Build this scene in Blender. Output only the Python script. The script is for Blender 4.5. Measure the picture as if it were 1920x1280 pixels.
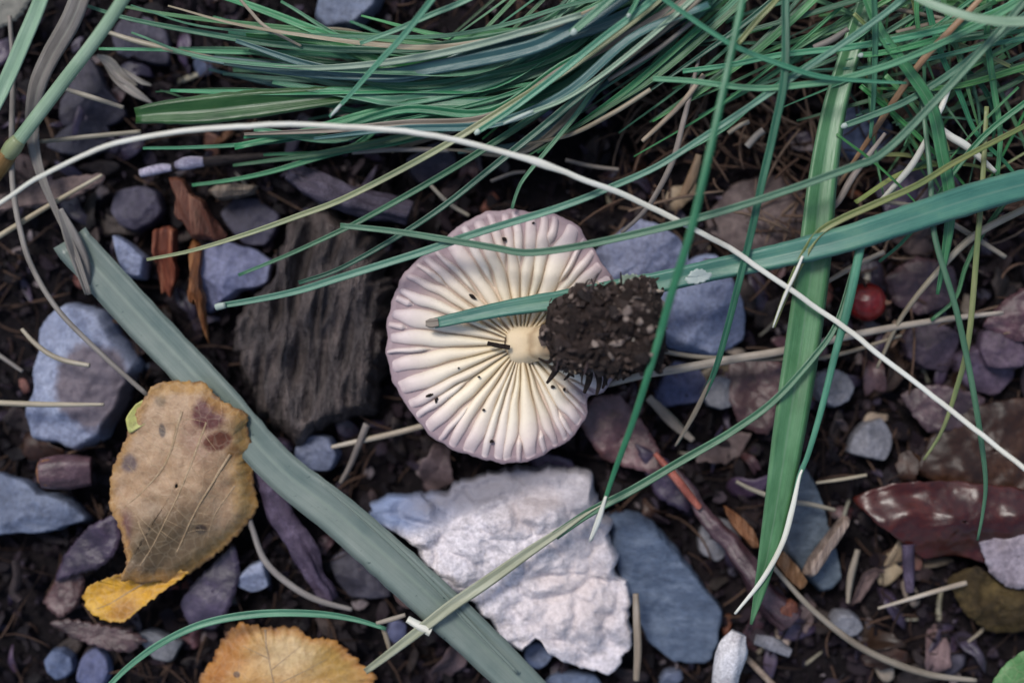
import bpy, math, random
import numpy as np
from mathutils import Vector, noise, Matrix, Euler

# ------------------------------------------------------------------ scene, camera, light (1 unit = 1 cm)
S = bpy.context.scene
for o in list(bpy.data.objects): bpy.data.objects.remove(o)
S.unit_settings.scale_length = 0.01
H = 26.0                                            # lens height above the soil, straight down
cam_d = bpy.data.cameras.new('camera'); cam = bpy.data.objects.new('camera', cam_d)
S.collection.objects.link(cam); S.camera = cam
cam.location = (0, 0, H); cam.rotation_euler = (0, 0, 0)
cam_d.sensor_fit = 'HORIZONTAL'; cam_d.sensor_width = 36; cam_d.lens = 36 * H / 19.2
cam_d.clip_start = 0.1; cam_d.clip_end = 2000
cam_d.dof.use_dof = True; cam_d.dof.focus_distance = H - 1.5; cam_d.dof.aperture_fstop = 0.045

W = bpy.data.worlds.new('World'); S.world = W; W.use_nodes = True
wn = W.node_tree; bg = wn.nodes['Background']
sky = wn.nodes.new('ShaderNodeTexSky'); sky.sky_type = 'NISHITA'; sky.sun_disc = False
SUN_EL, SUN_AZ = math.radians(58), math.radians(-35)   # from the upper left of the picture
sky.sun_elevation = SUN_EL; sky.sun_rotation = SUN_AZ
sky.air_density = 1.0; sky.dust_density = 2.0; sky.ozone_density = 1.0
wn.links.new(sky.outputs[0], bg.inputs[0]); bg.inputs[1].default_value = 0.09
sun_d = bpy.data.lights.new('sun', 'SUN'); sun_d.energy = 1.5; sun_d.angle = math.radians(16)
sun_d.color = (1.0, 0.97, 0.93)
sun = bpy.data.objects.new('sun', sun_d); S.collection.objects.link(sun); sun.location = (-20, 30, 60)
sd = Vector((math.sin(SUN_AZ) * math.cos(SUN_EL), math.cos(SUN_AZ) * math.cos(SUN_EL), math.sin(SUN_EL)))
sun.rotation_euler = sd.to_track_quat('Z', 'Y').to_euler()
vs = S.view_settings
vs.view_transform = 'Standard'; vs.look = 'None'; vs.gamma = 1; vs.use_curve_mapping = False
vs.exposure = 0.85

rnd = random.Random(7)

# ------------------------------------------------------------------ helpers
def P(x, y, z=0.0):
    """photograph point (1920 x 1280) at height z over the soil -> place on the ground plan, in cm"""
    k = (H - z) / H
    return np.array(((x - 960) / 100 * k, (640 - y) / 100 * k, z))

def nz(x, y, z=0.0, oct=4):
    return noise.fractal(Vector((x, y, z)), 0.9, 2.1, oct)

def ground_z(x, y):
    return -0.52 + 0.20 * nz(x * .35, y * .35, 3.1, 3) + 0.07 * nz(x * 1.7, y * 1.7, 9.0, 3)

def setprops(o, label=None, cat=None, group=None, kind=None):
    if label: o['label'] = label
    if cat: o['category'] = cat
    if group: o['group'] = group
    if kind: o['kind'] = kind

WORLD = {}
def link(name, V, F, mat, parent=None, uv=None, attr=None, smooth=True, origin=None):
    V = np.asarray(V, float)
    if origin is None:
        origin = np.array((V[:, 0].mean(), V[:, 1].mean(), V[:, 2].min()))
    me = bpy.data.meshes.new(name)
    me.from_pydata((V - origin).tolist(), [], F)
    if smooth: me.polygons.foreach_set('use_smooth', [True] * len(me.polygons))
    if uv is not None:
        ul = me.uv_layers.new(name='UVMap')
        idx = np.empty(len(me.loops), dtype=np.int32); me.loops.foreach_get('vertex_index', idx)
        ul.data.foreach_set('uv', np.asarray(uv, np.float32)[idx].ravel())
    if attr:
        for k, a in attr.items():
            at = me.attributes.new(k, 'FLOAT', 'POINT'); at.data.foreach_set('value', np.asarray(a, np.float32))
    me.materials.append(mat); me.update()
    o = bpy.data.objects.new(name, me); S.collection.objects.link(o)
    po = WORLD[parent.name] if parent else np.zeros(3)
    o.location = origin - po
    if parent: o.parent = parent
    WORLD[o.name] = origin
    return o

def empty(name, loc, label, cat, group=None):
    o = bpy.data.objects.new(name, None); S.collection.objects.link(o); o.location = loc
    o.empty_display_size = 0.3
    WORLD[o.name] = np.asarray(loc, float); setprops(o, label, cat, group)
    return o

def catmull(pts, n):
    """smooth curve through control rows, n samples evenly by length"""
    P_ = np.asarray(pts, float)
    if len(P_) == 2:
        t = np.linspace(0, 1, n)[:, None]; return P_[0] * (1 - t) + P_[1] * t
    E = np.vstack([2 * P_[0] - P_[1], P_, 2 * P_[-1] - P_[-2]]); out = []
    for i in range(1, len(E) - 2):
        a, b, c, d = E[i - 1], E[i], E[i + 1], E[i + 2]
        for t in np.linspace(0, 1, 14, endpoint=False):
            out.append(.5 * (2 * b + (c - a) * t + (2 * a - 5 * b + 4 * c - d) * t * t + (3 * b - a - 3 * c + d) * t ** 3))
    out.append(E[-2]); out = np.array(out)
    L = np.r_[0, np.cumsum(np.linalg.norm(np.diff(out[:, :3], axis=0), axis=1))]
    s = np.linspace(0, L[-1], n)
    return np.stack([np.interp(s, L, out[:, k]) for k in range(out.shape[1])], 1)

def spread(vals, n):
    vals = vals if isinstance(vals, (list, tuple)) else [vals]
    return np.interp(np.linspace(0, 1, n), np.linspace(0, 1, len(vals)), vals) if len(vals) > 1 else np.full(n, vals[0], float)

def path_ctrl(path, z, w):
    n = len(path); d = np.r_[0, np.cumsum([math.dist(path[i][:2], path[i + 1][:2]) for i in range(n - 1)])]
    d = d / d[-1]
    zz = np.interp(d, np.linspace(0, 1, len(z)), z) if len(z) > 1 else np.full(n, z[0])
    ww = np.interp(d, np.linspace(0, 1, len(w)), w) if len(w) > 1 else np.full(n, w[0])
    rows = []
    for (x, y), a, b in zip(path, zz, ww):
        p = P(x, y, a); rows.append((p[0], p[1], p[2], b / 100 * (H - a) / H))
    return rows

def frames(C):
    T = np.gradient(C[:, :3], axis=0); T /= np.linalg.norm(T, axis=1)[:, None] + 1e-9
    up = np.array((0, 0, 1.)); Lt = np.cross(T, up); n = np.linalg.norm(Lt, axis=1)[:, None]
    Lt = np.where(n > .05, Lt / (n + 1e-9), np.array((1., 0, 0)))
    N = np.cross(Lt, T)
    return T, Lt, N

def ribbon_geo(path, z, w, fold=.25, twist=(0,), seg=None, th=.012, wobble=0.0, edge=0.0, seed=0):
    seg = seg or max(14, min(46, 10 * len(path)))
    C = catmull(path_ctrl(path, z, w), seg); T, Lt, N = frames(C)
    if wobble:
        for i in range(seg):
            C[i, :3] += Lt[i] * wobble * nz(i * .33, seed * 3.7) + N[i] * wobble * .7 * nz(i * .3, seed * 1.9 + 40)
    tw = np.radians(spread(list(twist), seg))
    us = np.array((-1, -.62, -.2, 0, .2, .62, 1.)); ub = np.array((.7, 0, -.7))
    V, uv = [], []; L = np.r_[0, np.cumsum(np.linalg.norm(np.diff(C[:, :3], axis=0), axis=1))]
    for i in range(seg):
        hw = max(C[i, 3], .006) / 2
        l = Lt[i] * math.cos(tw[i]) + N[i] * math.sin(tw[i]); n_ = -Lt[i] * math.sin(tw[i]) + N[i] * math.cos(tw[i])
        for u in us:
            e = 1 + (edge * nz(i * .9, u * 5 + seed) if abs(u) == 1 else 0)
            V.append(C[i, :3] + l * u * hw * e + n_ * (fold * abs(u) * hw)); uv.append((u * .5 + .5, L[i]))
        for u in ub:
            V.append(C[i, :3] + l * u * hw + n_ * (fold * abs(u) * hw - th)); uv.append((u * .5 + .5, L[i]))
    m = 10; F = []
    for i in range(seg - 1):
        for k in range(m):
            a, b = i * m + k, i * m + (k + 1) % m
            F.append((a, b, b + m, a + m))
    F.append(tuple(range(m - 1, -1, -1))); F.append(tuple((seg - 1) * m + k for k in range(m)))
    return V, F, uv

def tube_geo(path, z, w, sides=9, seg=None, rough=0.0, seed=0, flat=1.0, wobble=0.0, nodes=()):
    seg = seg or max(12, min(60, 9 * len(path)))
    C = catmull(path_ctrl(path, z, w), seg); T, Lt, N = frames(C)
    L = np.r_[0, np.cumsum(np.linalg.norm(np.diff(C[:, :3], axis=0), axis=1))]
    V, uv, F = [], [], []
    for i in range(seg):
        c = C[i, :3].copy()
        if wobble: c += Lt[i] * wobble * nz(L[i] * .5, seed * 2.3) + N[i] * wobble * nz(L[i] * .5, seed * 5.1 + 9)
        sw = 1 + sum(.45 * math.exp(-((i / (seg - 1) - q) / .012) ** 2) for q in nodes)
        for k in range(sides):
            a = 2 * math.pi * k / sides
            r = C[i, 3] / 2 * sw * (1 + rough * (nz(math.cos(a) * 1.9 + seed * 7, math.sin(a) * 1.9, L[i] * .55, 3) + .4 * nz(seed * 3.1, 5.0, L[i] * 1.1, 3)))
            V.append(c + Lt[i] * math.cos(a) * r + N[i] * math.sin(a) * r * flat); uv.append((k / sides, L[i]))
    for i in range(seg - 1):
        for k in range(sides):
            a, b = i * sides + k, i * sides + (k + 1) % sides
            F.append((a, b, b + sides, a + sides))
    F.append(tuple(range(sides - 1, -1, -1))); F.append(tuple((seg - 1) * sides + k for k in range(sides)))
    return V, F, uv

def rib(name, label, path, z, w, mat, cat='grass blade', group=None, parent=None, **k):
    V, F, uv = ribbon_geo(path, z, w, **k)
    o = link(name, V, F, mat, parent, uv)
    if parent is None: setprops(o, label, cat, group)
    elif label: o['label'] = label
    return o

def straw(name, label, path, z, w, mat, cat='straw', group=None, parent=None, **k):
    V, F, uv = tube_geo(path, z, w, **k)
    o = link(name, V, F, mat, parent, uv)
    if parent is None: setprops(o, label, cat, group)
    elif label: o['label'] = label
    return o

def closed(outline, n, z, smooth=True):
    pts = [P(x, y, z)[:2] for x, y in outline]
    if smooth:
        E = np.array(pts + pts[:1]); E2 = np.array([pts[-1]] + pts + pts[:2]); out = []
        for i in range(1, len(E2) - 2):
            a, b, c, d = E2[i - 1], E2[i], E2[i + 1], E2[i + 2]
            for t in np.linspace(0, 1, 10, endpoint=False):
                q = .5 * (2 * b + (c - a) * t + (2 * a - 5 * b + 4 * c - d) * t * t + (3 * b - a - 3 * c + d) * t ** 3)
                lin = b * (1 - t) + c * t
                out.append(.35 * q + .65 * lin)
    else:
        out = [np.array(p) for p in pts]
    out = np.array(out); E = np.vstack([out, out[:1]])
    L = np.r_[0, np.cumsum(np.linalg.norm(np.diff(E, axis=0), axis=1))]
    s = np.linspace(0, L[-1], n, endpoint=False)
    return np.stack([np.interp(s, L, E[:, k]) for k in (0, 1)], 1)

def rings_faces(n, K, cap0=False, cap1=False):
    F = []
    for j in range(K - 1):
        for k in range(n):
            a, b = j * n + k, j * n + (k + 1) % n
            F.append((a, b, b + n, a + n))
    if cap0: F.append(tuple(range(n - 1, -1, -1)))
    if cap1: F.append(tuple((K - 1) * n + k for k in range(n)))
    return F

def stone_geo(outline, h, z0, seed, n=84, rough=.05, planes=7, flat=4.0, tilt=.42, grain=None, jag=.05, depth=.6, fine=3.0, chunk=0, facets=()):
    r = random.Random(seed); Q = closed(outline, n, z0 + h * .35)
    c = Q.mean(0); ext = np.abs(Q - c).max()
    for k in range(n):
        d = (Q[k] - c) / (np.linalg.norm(Q[k] - c) + 1e-6)
        Q[k] += d * jag * ext * nz(Q[k][0] * 2.6 + seed, Q[k][1] * 2.6, seed * .7, 4)
    PL = [(r.uniform(-tilt, tilt), r.uniform(-tilt, tilt), r.uniform(.55 if planes < 10 else .8, 1.0 if planes < 10 else 1.15)) for _ in range(planes)]
    V = []; K = []
    for s in (0.5, .8, .93): K.append((s, -depth * h * (1 - s) / .5 - .12 * h))
    for s in (1.0, .992, .975, .95, .92): K.append((s, None))
    kin = max(8, int(n / 4.6))
    for j in range(kin): K.append((.92 - (.92 - .012) * ((j + 1) / kin), None))
    for s, zf in K:
        for k in range(n):
            p = c + (Q[k] - c) * s
            if zf is None:
                z = h * (max(0, 1 - s ** flat)) ** (1 / 2.2)
                for gx, gy, gh in PL:
                    z = min(z, h * gh + gx * (p[0] - c[0]) + gy * (p[1] - c[1]))
                for gx, gy, gh in facets:
                    z = min(z, h * gh + gx * (p[0] - c[0]) + gy * (p[1] - c[1]))
                if grain:
                    ca, sa = math.cos(grain), math.sin(grain)
                    u = (p[0] * ca + p[1] * sa); v = (-p[0] * sa + p[1] * ca)
                    rr = 1 - abs(nz(u * .55 + seed, v * 2.6, seed, 2)) * 1.7
                    z += rough * 3.4 * rr * min(1, (1 - s) * 6 + .15) + rough * 2.2 * nz(u * .9, v * 1.2, 4.2, 2)
                else:
                    m = min(1, (1 - s) * 8 + .25)
                    if chunk:
                        vd = noise.voronoi(Vector((p[0] * chunk + .25 * nz(p[0] * 2, p[1] * 2, 1, 2), p[1] * chunk * 1.25, seed)))[0]
                        z += .28 * h * min(.35, vd[1] - vd[0]) * m - .16 * h * vd[0] * m
                    z += rough * h * (1.6 * nz(p[0] * 1.5 + seed, p[1] * 1.5, seed * 1.3, 4) + .9 * nz(p[0] * fine * 1.4, p[1] * fine * 1.4, seed, 2)) * m
                zf_ = z
            else: zf_ = zf
            V.append((p[0], p[1], z0 + zf_))
    F = rings_faces(n, len(K), True, True)
    return V, F

def stone(name, label, outline, h, mat, z0=-.25, seed=1, cat='stone', group=None, **k):
    V, F = stone_geo(outline, h, z0, seed, **k)
    o = link(name, V, F, mat); setprops(o, label, cat, group)
    return o

def blob(x, y, rx, ry=None, rot=0, n=8, seed=0, j=.22):
    r = random.Random(seed * 13 + int(x)); ry = ry or rx; out = []
    for k in range(n):
        a = 2 * math.pi * k / n; s = 1 + r.uniform(-j, j)
        u, v = rx * math.cos(a) * s, ry * math.sin(a) * s; ca, sa = math.cos(math.radians(rot)), math.sin(math.radians(rot))
        out.append((x + u * ca - v * sa, y + u * sa + v * ca))
    return out

def leaf_geo(outline, zfun, seed=0, n=170, K=16, serr=0, teeth=40, th=.02, crinkle=.04, zref=.6):
    Q = closed(outline, n, zref, smooth=True); c = Q.mean(0)
    nrm = np.roll(Q, -1, 0) - np.roll(Q, 1, 0); nrm = np.stack([nrm[:, 1], -nrm[:, 0]], 1); nrm /= np.linalg.norm(nrm, axis=1)[:, None] + 1e-9
    if np.dot(nrm[0], Q[0] - c) < 0: nrm = -nrm
    for k in range(n):
        t = (k / n * teeth) % 1
        Q[k] += nrm[k] * (serr * (t - .4) + serr * .8 * nz(k * .4, seed * 2.0))
    V = []; ss = [1 - (1 - .02) * j / (K - 1) for j in range(K)]
    for side in (0, 1):
        for s in (ss if side == 0 else ss[::-1]):
            for k in range(n):
                p = c + (Q[k] - c) * s
                z = zfun(p[0], p[1], s) + crinkle * 1.3 * nz(p[0] * 1.2 + seed, p[1] * 1.2, seed * .37, 2) + crinkle * .4 * nz(p[0] * 3.6, p[1] * 3.6, seed, 2)
                V.append((p[0], p[1], z - (th if side else 0)))
    # first half runs from the rim inwards (upper skin), the second from the centre outwards (lower skin)
    F = rings_faces(n, 2 * K)
    for k in range(n):
        a, b = k, (k + 1) % n; o = (2 * K - 1) * n
        F.append((o + a, o + b, b, a))
    leaf_geo.s = [q for q in ss for _ in range(n)] + [q for q in ss[::-1] for _ in range(n)]
    return V, F

# ------------------------------------------------------------------ materials
def new_mat(name):
    m = bpy.data.materials.new(name); m.use_nodes = True
    nt = m.node_tree; b = nt.nodes['Principled BSDF']
    return m, nt, b

def nd(nt, t, **k):
    n = nt.nodes.new(t)
    for a, v in k.items(): setattr(n, a, v)
    return n

def ramp(nt, fac, cols, pos=None):
    r = nd(nt, 'ShaderNodeValToRGB'); e = r.color_ramp.elements
    pos = pos or [i / (len(cols) - 1) for i in range(len(cols))]
    while len(e) < len(cols): e.new(.5)
    for i, (c, p) in enumerate(zip(cols, pos)):
        e[i].position = p; e[i].color = (*c, 1)
    nt.links.new(fac, r.inputs[0]); return r.outputs[0]

def coords(nt, scale=(1, 1, 1), use='Object', rot=0):
    tc = nd(nt, 'ShaderNodeTexCoord'); oi = nd(nt, 'ShaderNodeObjectInfo')
    mul = nd(nt, 'ShaderNodeMath', operation='MULTIPLY'); mul.inputs[1].default_value = 37.0
    nt.links.new(oi.outputs['Random'], mul.inputs[0])
    mp = nd(nt, 'ShaderNodeMapping'); mp.inputs['Scale'].default_value = scale; mp.inputs['Rotation'].default_value = (0, 0, rot)
    nt.links.new(tc.outputs[use], mp.inputs[0])
    ad = nd(nt, 'ShaderNodeVectorMath', operation='ADD')
    nt.links.new(mp.outputs[0], ad.inputs[0]); nt.links.new(mul.outputs[0], ad.inputs[1])
    return ad.outputs[0], oi.outputs['Random'], tc

def ntex(nt, vec, scale, detail=6, rough=.6, dist=0.0):
    n = nd(nt, 'ShaderNodeTexNoise'); n.inputs['Scale'].default_value = scale; n.inputs['Detail'].default_value = detail
    n.inputs['Roughness'].default_value = rough; n.inputs['Distortion'].default_value = dist
    nt.links.new(vec, n.inputs['Vector']); return n.outputs['Fac']

def mixc(nt, fac, a, b, mode='MIX'):
    m = nd(nt, 'ShaderNodeMix', data_type='RGBA', blend_type=mode)
    for sock, v in ((m.inputs['Factor'], fac), (m.inputs[6], a), (m.inputs[7], b)):
        if isinstance(v, (int, float)): sock.default_value = v
        elif isinstance(v, tuple): sock.default_value = (*v, 1)
        else: nt.links.new(v, sock)
    return m.outputs[2]

def maprange(nt, v, a, b, c=0., d=1.):
    m = nd(nt, 'ShaderNodeMapRange'); m.inputs[1].default_value = a; m.inputs[2].default_value = b
    m.inputs[3].default_value = c; m.inputs[4].default_value = d
    nt.links.new(v, m.inputs[0]); return m.outputs[0]

def bump(nt, b, h, strength=.4, dist=.05):
    n = nd(nt, 'ShaderNodeBump'); n.inputs['Strength'].default_value = strength; n.inputs['Distance'].default_value = dist
    nt.links.new(h, n.inputs['Height']); nt.links.new(n.outputs[0], b.inputs['Normal'])

def jitter(nt, col, rand, hue=.03, val=.35, sat=.2):
    h = nd(nt, 'ShaderNodeHueSaturation')
    nt.links.new(maprange(nt, rand, 0, 1, .5 - hue, .5 + hue), h.inputs['Hue'])
    f = nd(nt, 'ShaderNodeMath', operation='MULTIPLY'); f.inputs[1].default_value = 7.31
    fr = nd(nt, 'ShaderNodeMath', operation='FRACT'); nt.links.new(rand, f.inputs[0]); nt.links.new(f.outputs[0], fr.inputs[0])
    nt.links.new(maprange(nt, fr.outputs[0], 0, 1, 1 - val, 1 + val), h.inputs['Value'])
    f2 = nd(nt, 'ShaderNodeMath', operation='MULTIPLY'); f2.inputs[1].default_value = 17.9
    fr2 = nd(nt, 'ShaderNodeMath', operation='FRACT'); nt.links.new(rand, f2.inputs[0]); nt.links.new(f2.outputs[0], fr2.inputs[0])
    nt.links.new(maprange(nt, fr2.outputs[0], 0, 1, 1 - sat, 1 + sat), h.inputs['Saturation'])
    nt.links.new(col, h.inputs['Color']); return h.outputs[0]

def mat_blade(name, cols, rough=.34, val=.3, hue=.02, trans=.22, sat=.2, speck=None, stripe=26):
    """grass and straw: veins run along the length (v of the UV map)"""
    m, nt, b = new_mat(name); vec, rand, tc = coords(nt, (stripe, .55, 1), 'UV')
    st = ntex(nt, vec, 1.0, 3, .6); vec2, _, _ = coords(nt, (1.2, .8, 1), 'UV'); big = ntex(nt, vec2, 1.3, 4, .6)
    c = ramp(nt, big, cols, [.25 + .5 * i / (len(cols) - 1) for i in range(len(cols))])
    c = mixc(nt, maprange(nt, st, .3, .7, 0, .40), c, mixc(nt, 1.0, c, (.55, .62, .6), 'MULTIPLY'))
    fv, _, _ = coords(nt, (stripe * 3.2, .25, 1), 'UV'); fine_ = ntex(nt, fv, 1.0, 2, .5)
    c = mixc(nt, maprange(nt, fine_, .42, .62, 0, .38), c, mixc(nt, 1.0, c, (.62, .66, .62), 'MULTIPLY'))
    sx_ = nd(nt, 'ShaderNodeSeparateXYZ'); nt.links.new(tc.outputs['UV'], sx_.inputs[0])
    du = nd(nt, 'ShaderNodeMath', operation='SUBTRACT'); du.inputs[1].default_value = .5; nt.links.new(sx_.outputs[0], du.inputs[0])
    da = nd(nt, 'ShaderNodeMath', operation='ABSOLUTE'); nt.links.new(du.outputs[0], da.inputs[0])
    c = mixc(nt, maprange(nt, da.outputs[0], .015, .05, .38, 0), c, mixc(nt, .5, c, (.30, .38, .28)))
    c = mixc(nt, maprange(nt, da.outputs[0], .42, .5, 0, .30), c, mixc(nt, .5, c, (.34, .40, .32)))
    bv, _, _ = coords(nt, (2.2, 1.6, 1), 'UV'); br_ = ntex(nt, bv, 1.6, 5, .7)
    c = mixc(nt, maprange(nt, br_, .66, .78, 0, .45), c, mixc(nt, .6, c, (.20, .15, .07)))
    if speck:
        v3, _, _ = coords(nt, (1, 1, 1)); sp = ntex(nt, v3, 9, 3, .7)
        c = mixc(nt, maprange(nt, sp, .66, .74), c, speck)
    c = jitter(nt, c, rand, hue, val, sat)
    nt.links.new(c, b.inputs['Base Color']); b.inputs['Roughness'].default_value = rough
    bump(nt, b, st, .35, .02)
    if trans:
        tr = nd(nt, 'ShaderNodeBsdfTranslucent'); nt.links.new(c, tr.inputs[0]); mx = nd(nt, 'ShaderNodeMixShader'); mx.inputs[0].default_value = trans
        nt.links.new(b.outputs[0], mx.inputs[1]); nt.links.new(tr.outputs[0], mx.inputs[2])
        nt.links.new(mx.outputs[0], nt.nodes['Material Output'].inputs[0])
    return m

def mat_rock(name, cols, scale=1.2, rough=.7, bmp=.5, bdist=.05, stretch=(1, 1, 1), rot=0, val=.2, hue=.02, spec=.28, fine=9, extra=None, speck=None):
    m, nt, b = new_mat(name); vec, rand, tc = coords(nt, stretch, rot=rot)
    a = ntex(nt, vec, scale, 5, .65, .4); f = ntex(nt, vec, scale * fine, 4, .7)
    c = ramp(nt, a, cols, [.28 + .44 * i / (len(cols) - 1) for i in range(len(cols))])
    c = mixc(nt, maprange(nt, f, .3, .75, .0, .8), mixc(nt, 1.0, c, (.62, .62, .64), 'MULTIPLY'), mixc(nt, 1.0, c, (1.5, 1.5, 1.55), 'MULTIPLY') if speck is None else mixc(nt, .4, c, speck))
    if extra: c = extra(nt, c, vec, tc)
    c = jitter(nt, c, rand, hue, val, .15)
    nt.links.new(c, b.inputs['Base Color']); b.inputs['Roughness'].default_value = rough
    b.inputs['Specular IOR Level'].default_value = spec
    ad = nd(nt, 'ShaderNodeMath', operation='ADD'); nt.links.new(a, ad.inputs[0]); nt.links.new(f, ad.inputs[1])
    bump(nt, b, ad.outputs[0], bmp, bdist)
    return m

def spot(nt, c, tc, cen, rx, ry, col, soft=.35, rot=0, warp=.5, amount=1.0, wscale=2.5):
    """a stain or a patch of painted shade with an outline of its own, placed in the thing's own coordinates"""
    mp = nd(nt, 'ShaderNodeMapping', vector_type='TEXTURE'); mp.inputs['Location'].default_value = (cen[0], cen[1], 0)
    mp.inputs['Rotation'].default_value = (0, 0, rot); mp.inputs['Scale'].default_value = (rx, ry, 50)
    nt.links.new(tc.outputs['Object'], mp.inputs[0])
    ln = nd(nt, 'ShaderNodeVectorMath', operation='LENGTH'); nt.links.new(mp.outputs[0], ln.inputs[0])
    w = ntex(nt, tc.outputs['Object'], wscale, 5, .65)
    ad = nd(nt, 'ShaderNodeMath', operation='MULTIPLY_ADD'); ad.inputs[1].default_value = warp * 2; nt.links.new(w, ad.inputs[0])
    nt.links.new(ln.outputs['Value'], ad.inputs[2])
    f = maprange(nt, ad.outputs[0], 1 + warp - soft, 1 + warp + soft, amount, 0)
    return mixc(nt, f, c, col)

GREEN = mat_blade('grass_green', [(0.0238, 0.098, 0.0418), (0.0529, 0.1891, 0.08569), (0.09919, 0.2731, 0.1338)], val=.45, hue=.03)
TEAL = mat_blade('grass_teal', [(0.03808, 0.1366, 0.07544), (0.07168, 0.2277, 0.127), (0.1232, 0.3162, 0.1794)], val=.3, hue=.02)
BLUE = mat_blade('grass_blue_green', [(.045, .115, .120), (.075, .165, .165), (.12, .215, .21)], val=.2, hue=.01)
LEAFG = mat_blade('grass_leaf_green', [(0.0462, 0.1625, 0.05175), (0.0924, 0.2665, 0.09828), (0.1559, 0.3575, 0.1604)], val=.25, hue=.02)
PALEG = mat_blade('grass_pale', [(.22, .32, .22), (.31, .42, .30), (.40, .50, .38)], val=.1, hue=.01)
YELG = mat_blade('grass_yellowing', [(.12, .19, .07), (.24, .28, .11), (.30, .30, .15)], val=.25, hue=.02)
FLATB = mat_blade('grass_flat_grey_green', [(0.1458, 0.1937, 0.173), (0.2042, 0.2479, 0.2162), (0.2567, 0.2929, 0.2551)], val=.0, hue=.0, sat=0, speck=(.04, .07, .06), stripe=34)
WIDET = mat_blade('grass_wide_teal', [(0.0455, 0.1647, 0.1281), (0.078, 0.2257, 0.168), (0.143, 0.305, 0.1995)], val=.0, hue=0, sat=0, speck=(.10, .22, .15))
WHITES = mat_blade('straw_white', [(.68, .62, .50), (.82, .78, .68), (.88, .86, .80)], rough=.5, val=.05, hue=.005, sat=.1, stripe=10)
TAN = mat_blade('straw_tan', [(.20, .155, .11), (.34, .28, .21), (.46, .40, .33)], rough=.55, val=.3, hue=.012, stripe=10)
GREYS = mat_blade('straw_grey', [(.13, .11, .10), (.24, .205, .18), (.36, .32, .29)], rough=.6, val=.3, hue=.01, stripe=10)
ORANGE = mat_blade('straw_orange', [(.18, .085, .035), (.34, .19, .09), (.46, .31, .18)], rough=.5, val=.2, hue=.01)
PALEY = mat_blade('stalk_pale_yellow', [(.27, .27, .15), (.40, .40, .26), (.50, .50, .37)], val=.05, hue=.01)
TIPW = mat_blade('tip_white', [(.32, .40, .34), (.45, .52, .46), (.55, .6, .55)], val=.1)

SLATE = mat_rock('slate_blue', [(0.05005, 0.05888, 0.09812), (0.1001, 0.115, 0.1776), (0.1638, 0.184, 0.2617)], 1.1, .62, .5, .04)
SLATE2 = mat_rock('slate_layered', [(0.05005, 0.0644, 0.09152), (0.091, 0.115, 0.1568), (0.1547, 0.184, 0.2265)], 1.2, .6, .6, .05, (1, 3.5, 1), .6, val=.1)
BLUEST = mat_rock('stone_bright_blue', [(0.1092, 0.1288, 0.2009), (0.182, 0.2116, 0.299), (0.2639, 0.2944, 0.3925)], 1.5, .62, .5, .04, val=.12)
DARKST = mat_rock('stone_dark_purple', [(0.01674, 0.01472, 0.02288), (0.03534, 0.03128, 0.04576), (0.07254, 0.06624, 0.088)], 1.3, .6, .5, .04)
GREYST = mat_rock('stone_grey', [(0.093, 0.092, 0.0968), (0.1581, 0.1564, 0.1672), (0.2511, 0.2484, 0.264)], 1.6, .6, .5, .04)
PURPST = mat_rock('stone_mauve', [(.035, .023, .033), (.075, .052, .072), (.15, .11, .145)], 1.3, .55, .5, .04)
PINKST = mat_rock('stone_pinkish', [(.045, .027, .026), (.10, .065, .062), (.18, .125, .118)], 1.2, .6, .5, .04)
def two_tone(nt, c, vec, tc):
    c = spot(nt, c, tc, (.38, -.15), .72, .80, (.115, .088, .100), .12, .5, .35, .92, 1.6)
    return c
TWOST = mat_rock('stone_blue_with_brown_face', [(0.1274, 0.1472, 0.2196), (0.2002, 0.2254, 0.3084), (0.273, 0.3036, 0.3925)], 1.6, .62, .5, .04, extra=two_tone, val=0, hue=0)
def quartz_x(nt, c, vec, tc):
    c = spot(nt, c, tc, (-1.85, 1.15), 1.25, .50, (.17, .215, .34), .3, .32, .25, 1.0, 1.8)
    c = spot(nt, c, tc, (-.35, 1.45), 1.7, .36, (.17, .16, .185), .4, .30, .4, .95, 2.2)  # dark grey upper band: shade along the top edge painted into the colour
    c = spot(nt, c, tc, (1.3, 1.0), .8, .75, (.27, .25, .275), .5, .3, .6, .8, 2.0)
    c = spot(nt, c, tc, (.95, -.6), .85, .8, (.55, .45, .41), .6, .3, .6, .55, 2.0)
    c = spot(nt, c, tc, (.15, .95), .6, .25, (.36, .29, .27), .5, .5, .7, .6, 3.0)
    return c
QUARTZ = mat_rock('quartz_white', [(0.412, 0.3721, 0.3707), (0.5733, 0.5244, 0.5273), (0.6629, 0.609, 0.6014)], 1.4, .5, .55, .05, extra=quartz_x, val=0, hue=0, fine=9)
WOOD = mat_rock('wood_rotten', [(0.0068, 0.00468, 0.00444), (0.034, 0.0234, 0.02146), (0.1275, 0.09204, 0.07992)], 1.1, .5, .9, .12, (3.2, 1.1, 1.5), .12, val=0, hue=0, fine=4, speck=(.22, .18, .17))
BARK = mat_rock('bark_dark', [(0.00952, 0.00595, 0.00595), (0.02678, 0.01785, 0.01666), (0.0595, 0.04165, 0.03868)], 2.6, .6, .7, .05, val=.4, hue=.03)
BARKR = mat_rock('bark_red', [(.05, .016, .010), (.13, .048, .03), (.25, .12, .075)], 2.4, .5, .6, .05, (1, .35, 1), val=.2, hue=.02)
BARKP = mat_rock('bark_purple', [(.030, .022, .035), (.070, .052, .078), (.15, .12, .165)], 2.4, .5, .7, .05, val=.2, hue=.02)
CHIPT = mat_rock('chip_tan', [(.11, .075, .05), (.24, .18, .125), (.36, .29, .22)], 2.4, .6, .5, .03, val=.35, hue=.02)
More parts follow.
